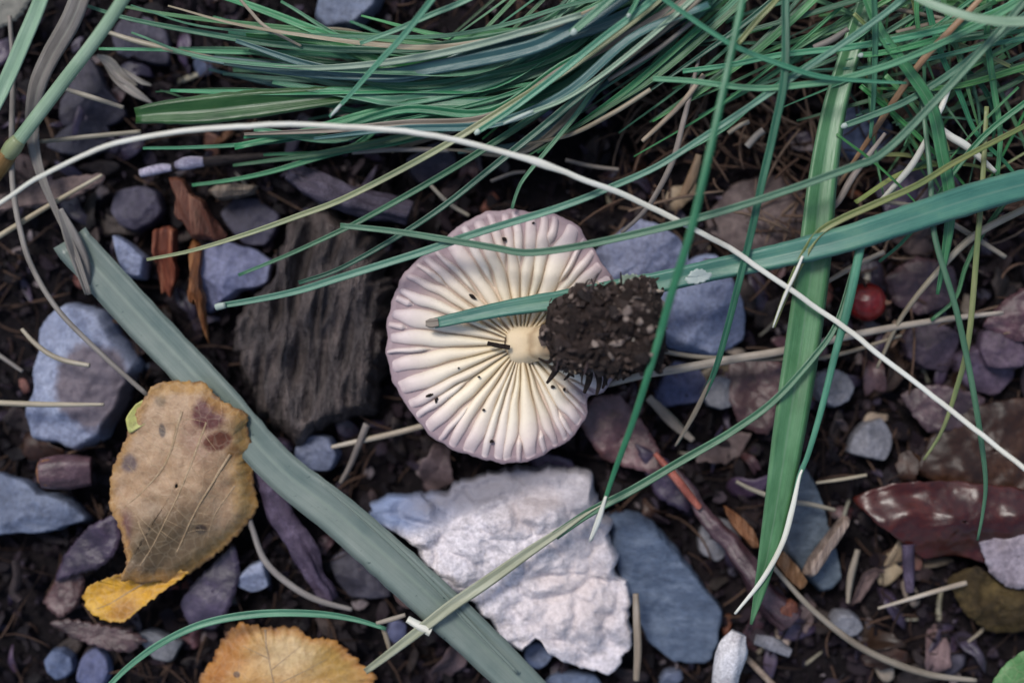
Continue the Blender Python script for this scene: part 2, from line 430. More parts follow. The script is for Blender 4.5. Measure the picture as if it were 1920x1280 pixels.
DLEAF = mat_rock('dead_leaf_dark', [(0.0153, 0.0088, 0.016), (0.03825, 0.024, 0.043), (0.08075, 0.0544, 0.09)], 1.6, .42, .5, .04, val=.3, hue=.03, spec=.6)
DLEAFR = mat_rock('dead_leaf_red', [(.030, .012, .012), (.068, .030, .032), (.14, .08, .085)], 1.6, .4, .5, .04, val=.25, hue=.02, spec=.6)
GLOSSL = mat_rock('dead_leaf_glossy', [(0.01795, 0.00432, 0.002475), (0.04488, 0.0108, 0.005445), (0.0816, 0.02268, 0.01089)], 1.1, .33, .2, .04, val=.15, hue=.01, spec=.5)
BROWNL = mat_rock('dead_leaf_brown', [(.012, .006, .004), (.030, .014, .008), (.065, .032, .017)], 1.1, .42, .2, .04, val=.1, hue=.01)
PALEL = mat_rock('dead_leaf_pale', [(.16, .13, .14), (.28, .24, .26), (.40, .36, .38)], 1.3, .35, .4, .04, val=.1, hue=.01)  # pale grey colour carries the painted gloss of the leaf
MOSS = mat_rock('decayed_yellow_brown', [(.015, .009, .004), (.038, .024, .010), (.085, .058, .026)], 2.0, .6, .8, .06, val=.1, hue=.01)
LICH = mat_rock('lichen_crust', [(.10, .085, .12), (.36, .32, .40), (.55, .52, .58)], 3.0, .7, .8, .05, val=.1)
WHITEB = mat_rock('pale_stub', [(.34, .32, .32), (.52, .50, .49), (.62, .60, .60)], 2.0, .55, .4, .03, val=.05, hue=.01)

SPLR = mat_blade('splinter_red', [(.045, .016, .010), (.13, .05, .03), (.26, .14, .09)], rough=.55, val=.25, hue=.015, trans=0, stripe=9)
SPLT = mat_blade('splinter_tan', [(.10, .07, .05), (.22, .165, .12), (.34, .27, .21)], rough=.6, val=.25, hue=.015, trans=0, stripe=9)
DARKG = mat_blade('grass_dark_green', [(.016, .055, .016), (.034, .092, .030), (.07, .14, .058)], val=.1, hue=.01)
def mat_soil(name, cols, bmp=1.0, scale=1.2):
    m, nt, b = new_mat(name); tc = nd(nt, 'ShaderNodeTexCoord'); v = tc.outputs['Object']
    a = ntex(nt, v, scale, 10, .72); f = ntex(nt, v, scale * 9, 6, .7)
    c = ramp(nt, a, cols, [.3 + .42 * i / (len(cols) - 1) for i in range(len(cols))])
    c = mixc(nt, maprange(nt, f, .58, .78), c, (.05, .035, .033))
    nt.links.new(c, b.inputs['Base Color']); b.inputs['Roughness'].default_value = .75; b.inputs['Specular IOR Level'].default_value = .2
    ad = nd(nt, 'ShaderNodeMath', operation='ADD'); nt.links.new(a, ad.inputs[0]); nt.links.new(f, ad.inputs[1])
    bump(nt, b, ad.outputs[0], bmp, .12); return m
SOIL = mat_soil('soil', [(0.0024, 0.0016, 0.0024), (0.0072, 0.0048, 0.0064), (0.0176, 0.0112, 0.0136)])
CLUMP = mat_soil('soil_clump', [(.012, .008, .007), (.034, .022, .018), (.085, .058, .048)], 1.0, 2.6)

def mat_attr(name, cols, pos, rough=.7, tint=None):
    """litter: each crumb has a tone of its own"""
    m, nt, b = new_mat(name); a = nd(nt, 'ShaderNodeAttribute', attribute_name='tone')
    c = ramp(nt, a.outputs['Fac'], cols, pos); tc = nd(nt, 'ShaderNodeTexCoord')
    f = ntex(nt, tc.outputs['Object'], 12, 4, .7)
    c = mixc(nt, maprange(nt, f, .3, .75, .0, .7), c, mixc(nt, 1.0, c, (.45, .42, .42), 'MULTIPLY'))
    nt.links.new(c, b.inputs['Base Color']); b.inputs['Roughness'].default_value = rough; b.inputs['Specular IOR Level'].default_value = .2
    bump(nt, b, f, .5, .03); return m
CRUMB = mat_attr('soil_crumb', [(0.00288, 0.001632, 0.00312), (0.009216, 0.00544, 0.008112), (0.02304, 0.01414, 0.01934), (0.03744, 0.02883, 0.04493), (0.0864, 0.05984, 0.05616), (0.1843, 0.1523, 0.156)], [0, .4, .7, .86, .95, 1])
CLUMPC = mat_attr('clump_crumb', [(.008, .005, .005), (.026, .017, .014), (.060, .041, .034), (.11, .08, .068), (.24, .19, .16), (.42, .37, .33)], [0, .35, .6, .78, .93, 1])
FIBRE = mat_attr('plant_fibre', [(0.01785, 0.009486, 0.00714), (0.0476, 0.02635, 0.01836), (0.1071, 0.06324, 0.04335), (0.2142, 0.1528, 0.1122)], [0, .5, .8, 1])

# ------------------------------------------------------------------ the ground
def axis(lim, dense, step):
    a = list(np.arange(-dense, dense + 1e-6, step)); d = dense
    while d < lim:
        d = d * 1.28 + .4; a = [-d] + a + [d]
    return np.array(a)
gx, gy = axis(900, 13.5, .12), axis(900, 10, .12)
V = []
for y in gy:
    for x in gx:
        inside = abs(x) < 16 and abs(y) < 13
        z = ground_z(x, y) + (.06 * nz(x * 4.5, y * 4.5, 2.0, 3) if inside else 0)
        if not inside: z = -.42 + .25 * nz(x * .05, y * .05, 8, 3)
        V.append((x, y, z))
n_ = len(gx); F = []
for j in range(len(gy) - 1):
    for i in range(n_ - 1):
        a = j * n_ + i; F.append((a, a + 1, a + 1 + n_, a + n_))
g = link('ground', V, F, SOIL, origin=np.zeros(3)); setprops(g, 'dark damp soil of the forest floor', None, None, 'structure')

Q_OUT = [(685, 943), (726, 926), (784, 924), (795, 931), (832, 922), (880, 902), (915, 885), (984, 881), (1063, 869), (1104, 898), (1125, 936), (1145, 977), (1159, 1046), (1155, 1077),
         (1176, 1094), (1183, 1135), (1186, 1183), (1176, 1256), (1149, 1266), (1087, 1252), (1035, 1228), (1011, 1204), (977, 1211), (939, 1190), (915, 1160), (890, 1130), (846, 1112), (812, 1080), (774, 1025), (709, 974)]
HIDE = []                                              # outlines of big things that would cover a chip completely
def inside(pt, poly_):
    c = False; j = len(poly_) - 1
    for i in range(len(poly_)):
        (x1, y1), (x2, y2) = poly_[i], poly_[j]
        if (y1 > pt[1]) != (y2 > pt[1]) and pt[0] < (x2 - x1) * (pt[1] - y1) / (y2 - y1) + x1: c = not c
        j = i
    return c
BIG = [Q_OUT, [(1145, 972), (1225, 982), (1350, 1150), (1325, 1242), (1215, 1200)], [(80, 605), (190, 590), (258, 690), (190, 825), (60, 815)], [(1235, 530), (1345, 478), (1400, 600), (1340, 660), (1230, 640)], [(1120, 478), (1200, 412), (1290, 465), (1270, 555)], [(480, 560), (560, 410), (690, 450), (730, 600), (700, 770), (560, 825), (440, 660)], [(0, 892), (75, 926), (160, 974), (0, 1000)]]
def on_big(x, y):
    px_, py_ = x * 100 + 960, 640 - y * 100
    return any(inside((px_, py_), q_) for q_ in BIG)
# ------------------------------------------------------------------ litter nobody could count
ICO_V = []
t_ = (1 + 5 ** .5) / 2
for a_, b_ in ((-1, t_), (1, t_), (-1, -t_), (1, -t_)): ICO_V += [(a_, b_, 0)]
for a_, b_ in ((-1, t_), (1, t_), (-1, -t_), (1, -t_)): ICO_V += [(0, a_, b_)]
for a_, b_ in ((t_, -1), (t_, 1), (-t_, -1), (-t_, 1)): ICO_V += [(a_, 0, b_)]
ICO_V = np.array(ICO_V) / math.sqrt(1 + t_ * t_)
ICO_F = [(0, 11, 5), (0, 5, 1), (0, 1, 7), (0, 7, 10), (0, 10, 11), (1, 5, 9), (5, 11, 4), (11, 10, 2), (10, 7, 6), (7, 1, 8),
         (3, 9, 4), (3, 4, 2), (3, 2, 6), (3, 6, 8), (3, 8, 9), (4, 9, 5), (2, 4, 11), (6, 2, 10), (8, 6, 7), (9, 8, 1)]
rs = np.random.RandomState(5)
def rot_mats(n):
    q = rs.normal(size=(n, 4)); q /= np.linalg.norm(q, axis=1)[:, None]; w, x, y, z = q.T
    return np.stack([1 - 2 * (y * y + z * z), 2 * (x * y - z * w), 2 * (x * z + y * w), 2 * (x * y + z * w), 1 - 2 * (x * x + z * z), 2 * (y * z - x * w),
                     2 * (x * z - y * w), 2 * (y * z + x * w), 1 - 2 * (x * x + y * y)], 1).reshape(n, 3, 3)
def crumbs(cent, size, tone):
    n = len(cent); B = ICO_V[None] * (1 + rs.uniform(-.4, .4, (n, 12, 1))) * rs.uniform(.16, 1.45, (n, 1, 3))
    B = np.einsum('nij,nkj->nki', rot_mats(n), B) * size[:, None, None] + cent[:, None, :]
    F = (np.array(ICO_F)[None] + 12 * np.arange(n)[:, None, None]).reshape(-1, 3)
    return B.reshape(-1, 3), F.tolist(), np.repeat(tone, 12)
N = 15000
cx, cy = rs.uniform(-12.5, 12.5, N), rs.uniform(-9, 9, N)
okc = np.array([not on_big(a, b) for a, b in zip(cx, cy)]); cx, cy = cx[okc], cy[okc]; N = len(cx)
sz = np.clip(rs.lognormal(-3.2, .55, N), .015, .13)
cz = np.array([ground_z(a, b) for a, b in zip(cx, cy)]) + sz * .4 + rs.uniform(0, .16, N)
tn = np.clip(rs.beta(1.6, 2.6, N) + (rs.rand(N) < .035) * .4, 0, 1)
Vc, Fc, tc_ = crumbs(np.stack([cx, cy, cz], 1), sz, tn)
o = link('soil_crumbs', Vc, Fc, CRUMB, attr={'tone': tc_}, smooth=False, origin=np.zeros(3))
setprops(o, 'loose dark soil crumbs and grit between the stones', 'soil', None, 'stuff')

def flakes(n, seed):
    r = random.Random(seed); V, F, T = [], [], []
    for i in range(n):
        x, y = r.uniform(-12, 12), r.uniform(-8.6, 8.6)
        if on_big(x, y): continue
        a = r.uniform(.05, .20) * r.choice([1, 1, 1.6]); b = a * r.uniform(.25, .8)
        M = Euler((r.gauss(0, .5), r.gauss(0, .5), r.uniform(0, 6.28))).to_matrix(); z = ground_z(x, y) + r.uniform(.02, .34); th = r.uniform(.008, .03)
        m = 7; st = len(V); tone = min(1, max(0, r.betavariate(1.7, 2.2) + (.5 if r.random() < .06 else 0))); bow = r.uniform(-.5, .5)
        rad = [(a * math.cos(6.28 * k / m) * r.uniform(.6, 1.2), b * math.sin(6.28 * k / m) * r.uniform(.6, 1.2)) for k in range(m)]
        for zz in (th, -th):
            for u, v in rad: V.append(tuple(M @ Vector((u, v, zz + bow * u * u / a)) + Vector((x, y, z)))); T.append(tone)
            V.append(tuple(M @ Vector((0, 0, zz)) + Vector((x, y, z)))); T.append(tone)
        for k in range(m):
            q = (k + 1) % m; F += [(st + k, st + q, st + m), (st + 8 + q, st + 8 + k, st + 8 + m), (st + q, st + k, st + 8 + k, st + 8 + q)]
    return V, F, T
Vm, Fm, Tm = flakes(5200, 17)
o = link('leaf_mould', Vm, Fm, CRUMB, attr={'tone': Tm}, smooth=False, origin=np.zeros(3))
setprops(o, 'dark crumbled leaf mould covering the soil between the stones', 'leaf mould', None, 'stuff')
def fibres(n, region, tone_lo, tone_hi, zlo, zhi, lmax, wid, seed):
    r = random.Random(seed); V, F, T = [], [], []
    for i in range(n):
        x, y = region(r)
        if on_big(x, y): continue
        L = r.uniform(.25, lmax); a = r.uniform(0, 6.28); cv = r.uniform(-1.2, 1.2); z = r.uniform(zlo, zhi)
        w = r.uniform(*wid); tone = r.uniform(tone_lo, tone_hi); seg = 6; b = len(V); dz = r.uniform(-.2, .2)
        px_, py_ = x, y
        for s in range(seg):
            t = s / (seg - 1); ang = a + cv * (t - .5)
            if s: px_ += math.cos(ang) * L / (seg - 1); py_ += math.sin(ang) * L / (seg - 1)
            zz = ground_z(px_, py_) + .06 + z + dz * (t - .5)
            ww = w * (1 - .5 * abs(t - .4)); nx, ny = -math.sin(ang), math.cos(ang)
            V += [(px_ + nx * ww, py_ + ny * ww, zz), (px_, py_, zz + ww), (px_ - nx * ww, py_ - ny * ww, zz), (px_, py_, zz - ww)]; T += [tone] * 4
        for s in range(seg - 1):
            for k in range(4):
                p, q = b + s * 4 + k, b + s * 4 + (k + 1) % 4; F.append((p, q, q + 4, p + 4))
        F.append((b + 3, b + 2, b + 1, b)); F.append(tuple(b + (seg - 1) * 4 + k for k in range(4)))
    return V, F, T
Vf, Ff, Tf = fibres(1700, lambda r: (r.uniform(-12, 12), r.uniform(-8.5, 8.5)), 0, .85, 0, .38, 1.5, (.008, .024), 3)
V2, F2, T2 = fibres(650, lambda r: (r.uniform(2.0, 11.5), r.gauss(4.4, 1.9)), .45, 1, .1, .9, 1.8, (.012, .035), 4)
b0 = len(Vf); Vf += V2; Ff += [tuple(i + b0 for i in f) for f in F2]; Tf += T2
o = link('plant_fibre_litter', Vf, Ff, FIBRE, attr={'tone': Tf}, origin=np.zeros(3))
setprops(o, 'fine dead rootlets and grass fibres scattered through the soil', 'litter', None, 'stuff')

# ------------------------------------------------------------------ countable small chips and pebbles
def chip_mesh(seed, mat, kind):
    r = random.Random(seed)
    if kind == 'pebble':
        V, F = stone_geo(blob(960, 640, 17, 12, r.uniform(0, 180), seed=seed, n=7, j=.3), .22, 0, seed, n=22, planes=3, rough=.08)
    elif kind == 'broad':
        V, F = leaf_geo(blob(960, 640, r.uniform(30, 44), r.uniform(16, 28), 0, n=7, seed=seed, j=.4), lambda x, y, s: .25 * abs(y) + .12 * math.cos(x * 7 + seed), seed, n=44, K=8, serr=.03, teeth=9, th=.02, zref=0, crinkle=.08)
    elif kind == 'stem':
        V, F, _ = tube_geo([(935, 640), (955, 640 + r.uniform(-5, 5)), (985, 640 + r.uniform(-8, 8))], [0, .05, .02], [r.uniform(5, 8), 9, 6], sides=7, rough=.3, seed=seed, seg=10, flat=.6)
    else:
        V, F = leaf_geo(blob(960, 640, r.uniform(16, 30), r.uniform(7, 13), 0, n=8, seed=seed, j=.35), lambda x, y, s: .05 * math.cos(x * 9 + seed) * 1 + .12 * (x * r_curl) , seed, n=20, K=4, serr=.02, th=.02, zref=0)
    me = bpy.data.meshes.new(kind); V = np.array(V); V -= np.array((V[:, 0].mean(), V[:, 1].mean(), V[:, 2].min()))
    me.from_pydata(V.tolist(), [], F); me.polygons.foreach_set('use_smooth', [True] * len(me.polygons)); me.materials.append(mat); return me
r_curl = .4
CHIPS = [('bark_chip', BARK, 'chip', 'dark brown bark chip', 'bark chip', 'dark bark chips in the litter', 110),
         ('bark_chip', BARKR, 'chip', 'reddish brown bark chip', 'bark chip', 'reddish bark chips in the litter', 22),
         ('leaf_fragment', DLEAF, 'chip', 'purplish brown scrap of dead leaf', 'leaf scrap', 'dead leaf scraps in the litter', 85),
         ('straw_chip', CHIPT, 'chip', 'tan scrap of straw', 'straw scrap', 'tan scraps in the litter', 26),
         ('leaf_fragment', DLEAFR, 'broad', 'broad reddish brown dead leaf piece', 'leaf scrap', 'broad reddish leaf pieces', 26),
         ('leaf_fragment', BROWNL, 'broad', 'broad dark brown dead leaf piece', 'leaf scrap', 'broad brown leaf pieces', 26),
         ('leaf_fragment', PINKST, 'broad', 'broad faded leaf piece', 'leaf scrap', 'broad faded leaf pieces', 12),
         ('straw_piece', TAN, 'stem', 'broken tan grass stem', 'straw', 'broken tan stems in the litter', 26),
         ('pebble', DARKST, 'pebble', 'dark purple grey pebble', 'pebble', 'dark pebbles in the soil', 30),
         ('pebble', SLATE, 'pebble', 'blue grey pebble', 'pebble', 'blue grey pebbles in the soil', 6)]
ANCH = [(960, 640, 'the mushroom cap'), (1130, 640, 'the soil clump'), (1000, 1060, 'the white quartz stone'), (1245, 1110, 'the slate slab'), (590, 620, 'the rotten wood'), (340, 930, 'the yellow tipped leaf'), (190, 1130, 'the bright yellow leaf tip'),
        (530, 1240, 'the orange toothed leaf'), (150, 710, 'the two tone stone'), (50, 945, 'the pointed slate stone'), (118, 882, 'the red twig stub'), (545, 1000, 'the dark purple twig'), (310, 490, 'the red splinters'), (365, 395, 'the rust brown shard'),
        (655, 365, 'the purple bark stick'), (320, 312, 'the lichen twig'), (1310, 570, 'the rounded blue stone'), (1210, 470, 'the blue stone by the cap'), (1418, 400, 'the pinkish stone'), (1625, 566, 'the red berry'), (1562, 726, 'the round grey pebble'),
        (1638, 828, 'the grey white pebble'), (1745, 650, 'the mauve stones'), (1790, 970, 'the glossy rolled leaf'), (1850, 840, 'the broad dark brown leaf'), (1860, 1130, 'the rotting yellow brown leaf'), (1703, 1060, 'the violet stick'), (1390, 1040, 'the long reddish twig'),
        (1530, 980, 'the long blue slate'), (1370, 1230, 'the white stubby stick'), (1660, 1235, 'the long curved straw'), (270, 75, 'the violet stone'), (1640, 250, 'the broad leaf top'), (800, 150, 'the sweeping grass'), (1500, 140, 'the drooping blades'), (1800, 150, 'the corner grass tangle'),
        (300, 1200, 'the arched thin blade'), (870, 1180, 'the flat blade'), (130, 470, 'the broken flat blade end'), (1910, 1250, 'the fresh green leaf'), (40, 60, 'the pale green blade'), (1050, 350, 'the long white straw'), (590, 850, 'the wedged blue pebble'), (1420, 740, 'the pinkish dead leaf'), (100, 1250, 'the slate pebbles')]
def scatter_chips():
    r = random.Random(21)
    for nm, mt, kind, lab, cat, grp, count in CHIPS:
        meshes = [chip_mesh(100 + s * 7 + len(grp), mt, kind) for s in range(5)]
        i = 0
        while i < count:
            px_, py_ = r.uniform(-10, 1930), r.uniform(60, 1290)
            if mt is CHIPT: px_ = r.uniform(900, 1920)
            if any(inside((px_, py_), h) for h in HIDE): continue
            if kind in ('broad', 'stem') and r.random() < .6: px_ = r.uniform(1150, 1920); py_ = r.uniform(520, 1280)
            if any(inside((px_, py_), h) for h in HIDE): continue
            p = P(px_, py_, 0); sc = r.uniform(.7, 2.0) if kind == 'chip' else r.uniform(.6, 1.6)
            o = bpy.data.objects.new(nm, meshes[i % 5]); S.collection.objects.link(o); i += 1
            o.location = (p[0], p[1], ground_z(p[0], p[1]) + (r.uniform(.02, .30) if kind != 'pebble' else -.04))
            o.rotation_euler = (r.uniform(-.5, .5), r.uniform(-.5, .5), r.uniform(0, 6.28)); o.scale = (sc, sc * r.uniform(.6, 1.2), sc)
            size = 'tiny' if sc < 1.0 else 'small' if sc < 1.45 else 'larger'
            near = min(ANCH, key=lambda q: (q[0] - px_) ** 2 + (q[1] - py_) ** 2)
            setprops(o, f"{'' if kind == 'broad' else size} {lab} on soil near {near[2]}".strip(), cat, grp)

# ------------------------------------------------------------------ stones
stone('quartz_stone', 'large rough white quartz stone below the mushroom cap', Q_OUT, 1.25, QUARTZ, -.15, 3, n=250, rough=.05, planes=10, tilt=.16, jag=.06, fine=3.0, flat=9, chunk=1.3, facets=[(.16, -.62, 1.28), (-.75, -.12, 1.75), (.55, .25, 1.45)])
stone('slate_stone', 'smooth blue grey slate slab leaning against the white quartz', [(1135, 965), (1180, 962), (1225, 977), (1275, 1035), (1325, 1101), (1355, 1150), (1345, 1205), (1325, 1246), (1265, 1240), (1215, 1200), (1180, 1130), (1150, 1060)], .75, SLATE2, -.3, 5, n=110, rough=.05, planes=4, tilt=.2, flat=5)
stone('blue_stone', 'blue grey stone touching the upper edge of the mushroom cap', [(1112, 478), (1150, 440), (1200, 408), (1250, 425), (1290, 462), (1300, 520), (1270, 560), (1200, 570), (1140, 540)], .9, BLUEST, -.3, 8, n=110, rough=.07, planes=5)
stone('blue_stone', 'rounded blue stone under the pale torn flake, beside the soil clump', [(1235, 530), (1290, 485), (1345, 475), (1380, 530), (1402, 590), (1398, 640), (1340, 665), (1260, 655), (1220, 610)], .95, BLUEST, -.35, 11, n=110, rough=.06, planes=5)
stone('two_tone_stone', 'chunky blue stone with a brown face beside the yellow brown leaf', [(79, 599), (120, 568), (192, 585), (237, 647), (261, 688), (240, 740), (196, 825), (148, 846), (110, 832), (62, 825), (46, 781), (62, 729), (70, 660)], 1.05, TWOST, -.35, 14, n=120, rough=.06, planes=6, tilt=.3, flat=4)
stone('slate_stone', 'pointed slate stone below the red brown twig stub', [(-40, 885), (0, 888), (45, 900), (75, 924), (130, 935), (163, 974), (110, 992), (34, 1003), (-40, 1000)], .8, SLATE, -.25, 17, n=80)
stone('slate_shard', 'small pointed blue shard beside the broken blade end', [(213, 440), (232, 448), (275, 485), (270, 523), (240, 520), (225, 485)], .75, BLUEST, -.15, 19, n=60, planes=4)
stone('angular_stone', 'angular blue stone at the red splinters by the rotten wood', [(372, 462), (420, 450), (470, 465), (508, 488), (498, 533), (455, 545), (420, 568), (388, 588), (368, 540)], .75, SLATE, -.2, 23, n=80, planes=7, tilt=.5)
stone('blue_pebble', 'blue pebble wedged between flat blade and rotten wood', blob(588, 850, 42, 40, 0, seed=3), .7, SLATE, -.2, 26, n=60)
stone('purple_pebble', 'small round purple pebble touching the flat blade edge', blob(522, 838, 22, 18, 10, seed=5), .55, PURPST, 0.0, 27, n=44)
stone('slate_chip', 'small light blue chip under the yellow brown leaf rim', [(436, 1090), (470, 1060), (495, 1050), (504, 1098), (470, 1110)], .5, BLUEST, -.15, 29, n=50)
stone('dark_stone', 'dark violet stone beneath the long arched grass blades', blob(270, 75, 62, 45, 10, seed=2), .6, DARKST, -.3, 31, n=60)
stone('dark_stone', 'blue grey stone among blades at the dense grass', blob(650, 12, 60, 42, -15, seed=6), .7, SLATE, -.2, 33, n=60)
stone('dark_stone', 'triangular dark violet stone beside the pale jointed stalk', [(110, 190), (165, 105), (205, 165), (235, 215), (180, 240), (115, 235)], .6, DARKST, -.3, 35, n=60)
stone('dark_stone', 'flat dark stone under the white straw near the pale jointed stalk', blob(150, 262, 66, 36, -8, seed=9), .45, DARKST, -.3, 36, n=60)
stone('dark_stone', 'dark lumpy stone beside the rust brown shard', blob(258, 395, 50, 46, 0, seed=4), .6, DARKST, -.3, 37, n=60)
stone('pink_stone', 'broad pinkish brown stone between the two drooping blades', [(1325, 400), (1380, 340), (1460, 325), (1510, 360), (1505, 440), (1460, 480), (1385, 475), (1330, 440)], .7, PINKST, -.35, 41, n=80)
stone('dark_stone', 'bluish dark stone beside the upper end of the broad leaf', blob(1610, 255, 62, 50, 20, seed=3), .7, SLATE, -.3, 43, n=60)
stone('grey_pebble', 'round grey pebble beside the broad green leaf', blob(1562, 726, 40, 38, 0, seed=8, j=.07), .7, GREYST, -.2, 45, n=60, planes=2)
stone('grey_pebble', 'pale grey white pebble in dark litter near the yellowing blade', blob(1638, 828, 48, 42, 20, seed=1), .6, GREYST, -.25, 47, n=60)
stone('grey_pebble', 'pale pebble next to the pinkish dead leaf', blob(1352, 738, 34, 32, 0, seed=12, j=.07), .55, GREYST, -.2, 49, n=60, planes=2)
stone('slate_stone', 'long blue slate piece behind the broad green leaf tip', [(1488, 868), (1515, 880), (1541, 936), (1557, 984), (1580, 1087), (1545, 1112), (1500, 1070), (1470, 1040), (1462, 950)], .7, SLATE2, -.35, 51, n=80, planes=4)
stone('grey_pebble', 'smooth grey pebble beside the long curved straw', blob(1586, 1168, 32, 26, 10, seed=7, j=.08), .5, GREYST, -.25, 53, n=50, planes=2)
stone('mauve_stone', 'mauve stone under the crossing pale straws', blob(1745, 650, 62, 50, 15, seed=5), .55, PURPST, -.35, 55, n=60)
stone('mauve_stone', 'larger mauve stone next to the reddish dead leaf', blob(1850, 690, 66, 56, -20, seed=11), .55, PURPST, -.35, 57, n=60)
stone('violet_stone', 'violet stone half under the thin drooping blade near straw crossing', blob(1880, 655, 50, 44, 40, seed=13), .6, PURPST, -.1, 58, n=60)
stone('slate_pebble', 'oval slate pebble beneath the arched thin blade', blob(113, 1245, 30, 26, 60, seed=2, j=.08), .55, SLATE, -.25, 61, n=50)
stone('slate_pebble', 'blocky slate pebble beside the arched thin blade', blob(174, 1252, 32, 34, 10, seed=4), .6, SLATE, -.25, 63, n=50)
stone('olive_stone', 'greyish olive stone touching the arched thin blade', blob(300, 1208, 42, 26, 25, seed=6), .5, GREYST, -.25, 65, n=50)
stone('dark_stone', 'dark slate stone under the twig end by the flat blade', blob(675, 1085, 60, 40, 30, seed=3), .5, DARKST, -.3, 67, n=60)
stone('small_slate', 'small slate pebble under the lower rim of white quartz', blob(1010, 1228, 26, 24, 0, seed=8), .4, SLATE, -.25, 69, n=50)
stone('small_slate', 'flat slate beneath the quartz rim at the flat blade', blob(1075, 1285, 55, 26, 0, seed=18), .45, SLATE, -.3, 70, n=50)
stone('blue_pebble', 'small blue stone beneath the pale straws by the soil clump', blob(1275, 725, 58, 40, -10, seed=9), .45, SLATE, -.35, 71, n=60)
stone('dark_stone', 'dark grey stone in shade under the purple bark stick', blob(810, 305, 46, 34, -30, seed=15), .6, DARKST, -.25, 73, n=50)
stone('dark_stone', 'dark blue stone sunk beside the rotten wood top', blob(470, 420, 60, 44, 20, seed=16), .5, DARKST, -.35, 75, n=50)
stone('dark_stone', 'dark pebble between the red twig and slate slab', blob(1345, 1010, 44, 36, 0, seed=21), .45, GREYST, -.4, 77, n=50)

# rotten wood
wood = [(535, 415), (590, 395), (650, 400), (700, 450), (728, 520), (738, 600), (728, 690), (705, 770), (650, 800), (565, 832), (505, 805), (462, 745), (432, 655), (442, 590), (492, 545), (525, 480)]
V, F = stone_geo(wood, 1.25, -.45, 77, n=220, rough=.10, planes=4, tilt=.30, flat=2.4, grain=math.radians(80), jag=.09)
setprops(link('rotten_wood_chunk', V, F, WOOD), 'crumbling dark rotten wood chunk beside the mushroom cap', 'wood')

# ------------------------------------------------------------------ mushroom
ZM = 1.15
mush = empty('mushroom', (*P(985, 645, ZM)[:2], .25), 'upturned mushroom showing pale gills, stem end caked in dark soil', 'mushroom')
C0 = P(978, 645, ZM)[:2]
out = [(955, 393), (1010, 397), (1060, 407), (1090, 430), (1108, 462), (1130, 495), (1150, 520), (1172, 548), (1184, 600), (1178, 650), (1160, 690), (1134, 735), (1108, 742), (1101, 752), (1103, 775), (1096, 790),
       (1065, 828), (1020, 853), (985, 866), (945, 868), (900, 860), (850, 842), (810, 818), (786, 788), (765, 765), (748, 735), (733, 700), (725, 660), (727, 610), (735, 565), (748, 533), (760, 508), (790, 482), (828, 460), (850, 435), (880, 412), (915, 398)]
poly = closed(out, 720, ZM); pa = np.arctan2(poly[:, 1] - C0[1], poly[:, 0] - C0[0]); pr = np.hypot(poly[:, 0] - C0[0], poly[:, 1] - C0[1])
od = np.argsort(pa); pa, pr = pa[od], pr[od]
pa = np.r_[pa - 2 * math.pi, pa, pa + 2 * math.pi]; pr = np.r_[pr, pr, pr]
def Rim(t):
    t = (t + math.pi) % (2 * math.pi) - math.pi
    return float(np.interp(t, pa, pr)) * (1 + .016 * nz(math.cos(t) * 9, math.sin(t) * 9, 1, 3))
def flesh(rho, t):
    wave = .07 * nz(math.cos(t) * 1.6, math.sin(t) * 1.6, 5, 2) * rho ** 2
    droop = -.10 * rho ** 3 * math.cos(t - math.radians(-35))
    return .92 + .20 * rho ** 2 - .10 * max(0, rho - .85) / .15 + wave + droop
GA = {}
def mat_gill(name, cols, pos, rough=.55, sss=.15, strip=True):
    m, nt, b = new_mat(name); a = nd(nt, 'ShaderNodeAttribute', attribute_name='rho')
    tc = nd(nt, 'ShaderNodeTexCoord'); w = ntex(nt, tc.outputs['Object'], 2.0, 4, .6)
    ad = nd(nt, 'ShaderNodeMath', operation='MULTIPLY_ADD'); ad.inputs[1].default_value = .22; nt.links.new(w, ad.inputs[0])
    sb = nd(nt, 'ShaderNodeMath', operation='SUBTRACT'); sb.inputs[1].default_value = .11; nt.links.new(a.outputs['Fac'], sb.inputs[0]); nt.links.new(sb.outputs[0], ad.inputs[2])
    c = ramp(nt, ad.outputs[0], cols, pos); oi = nd(nt, 'ShaderNodeObjectInfo')
    c = jitter(nt, c, oi.outputs['Random'], .006, .05, .1)
    f = ntex(nt, tc.outputs['Object'], 14, 4, .7)
    c = mixc(nt, maprange(nt, f, .55, .8, 0, .25), c, mixc(nt, 1.0, c, (.6, .52, .5), 'MULTIPLY'))
    nt.links.new(c, b.inputs['Base Color']); b.inputs['Roughness'].default_value = rough
    b.inputs['Subsurface Weight'].default_value = 0.0; b.inputs['Subsurface Radius'].default_value = (.10, .06, .05); b.inputs['Subsurface Scale'].default_value = 1.0
    bump(nt, b, f, .25, .02); return m
GILL = mat_gill('mushroom_gill', [(.62, .50, .32), (.68, .58, .42), (.67, .58, .46), (.57, .47, .43), (.40, .31, .315)], [.1, .36, .64, .86, 1.0])
FLESH = mat_gill('mushroom_flesh', [(.58, .46, .31), (.60, .49, .37), (.44, .345, .30), (.30, .22, .225), (.27, .195, .205)], [.1, .4, .7, .88, 1])
STEM = mat_gill('mushroom_stem', [(.60, .48, .30), (.56, .43, .25), (.36, .25, .13), (.50, .38, .22), (.26, .17, .09)], [0, .35, .45, .6, .9])
CAPSKIN = mat_gill('mushroom_cap_skin', [(.30, .22, .24), (.30, .22, .24)], [0, 1])
nt_, nr_ = 260, 22
V, A = [], []
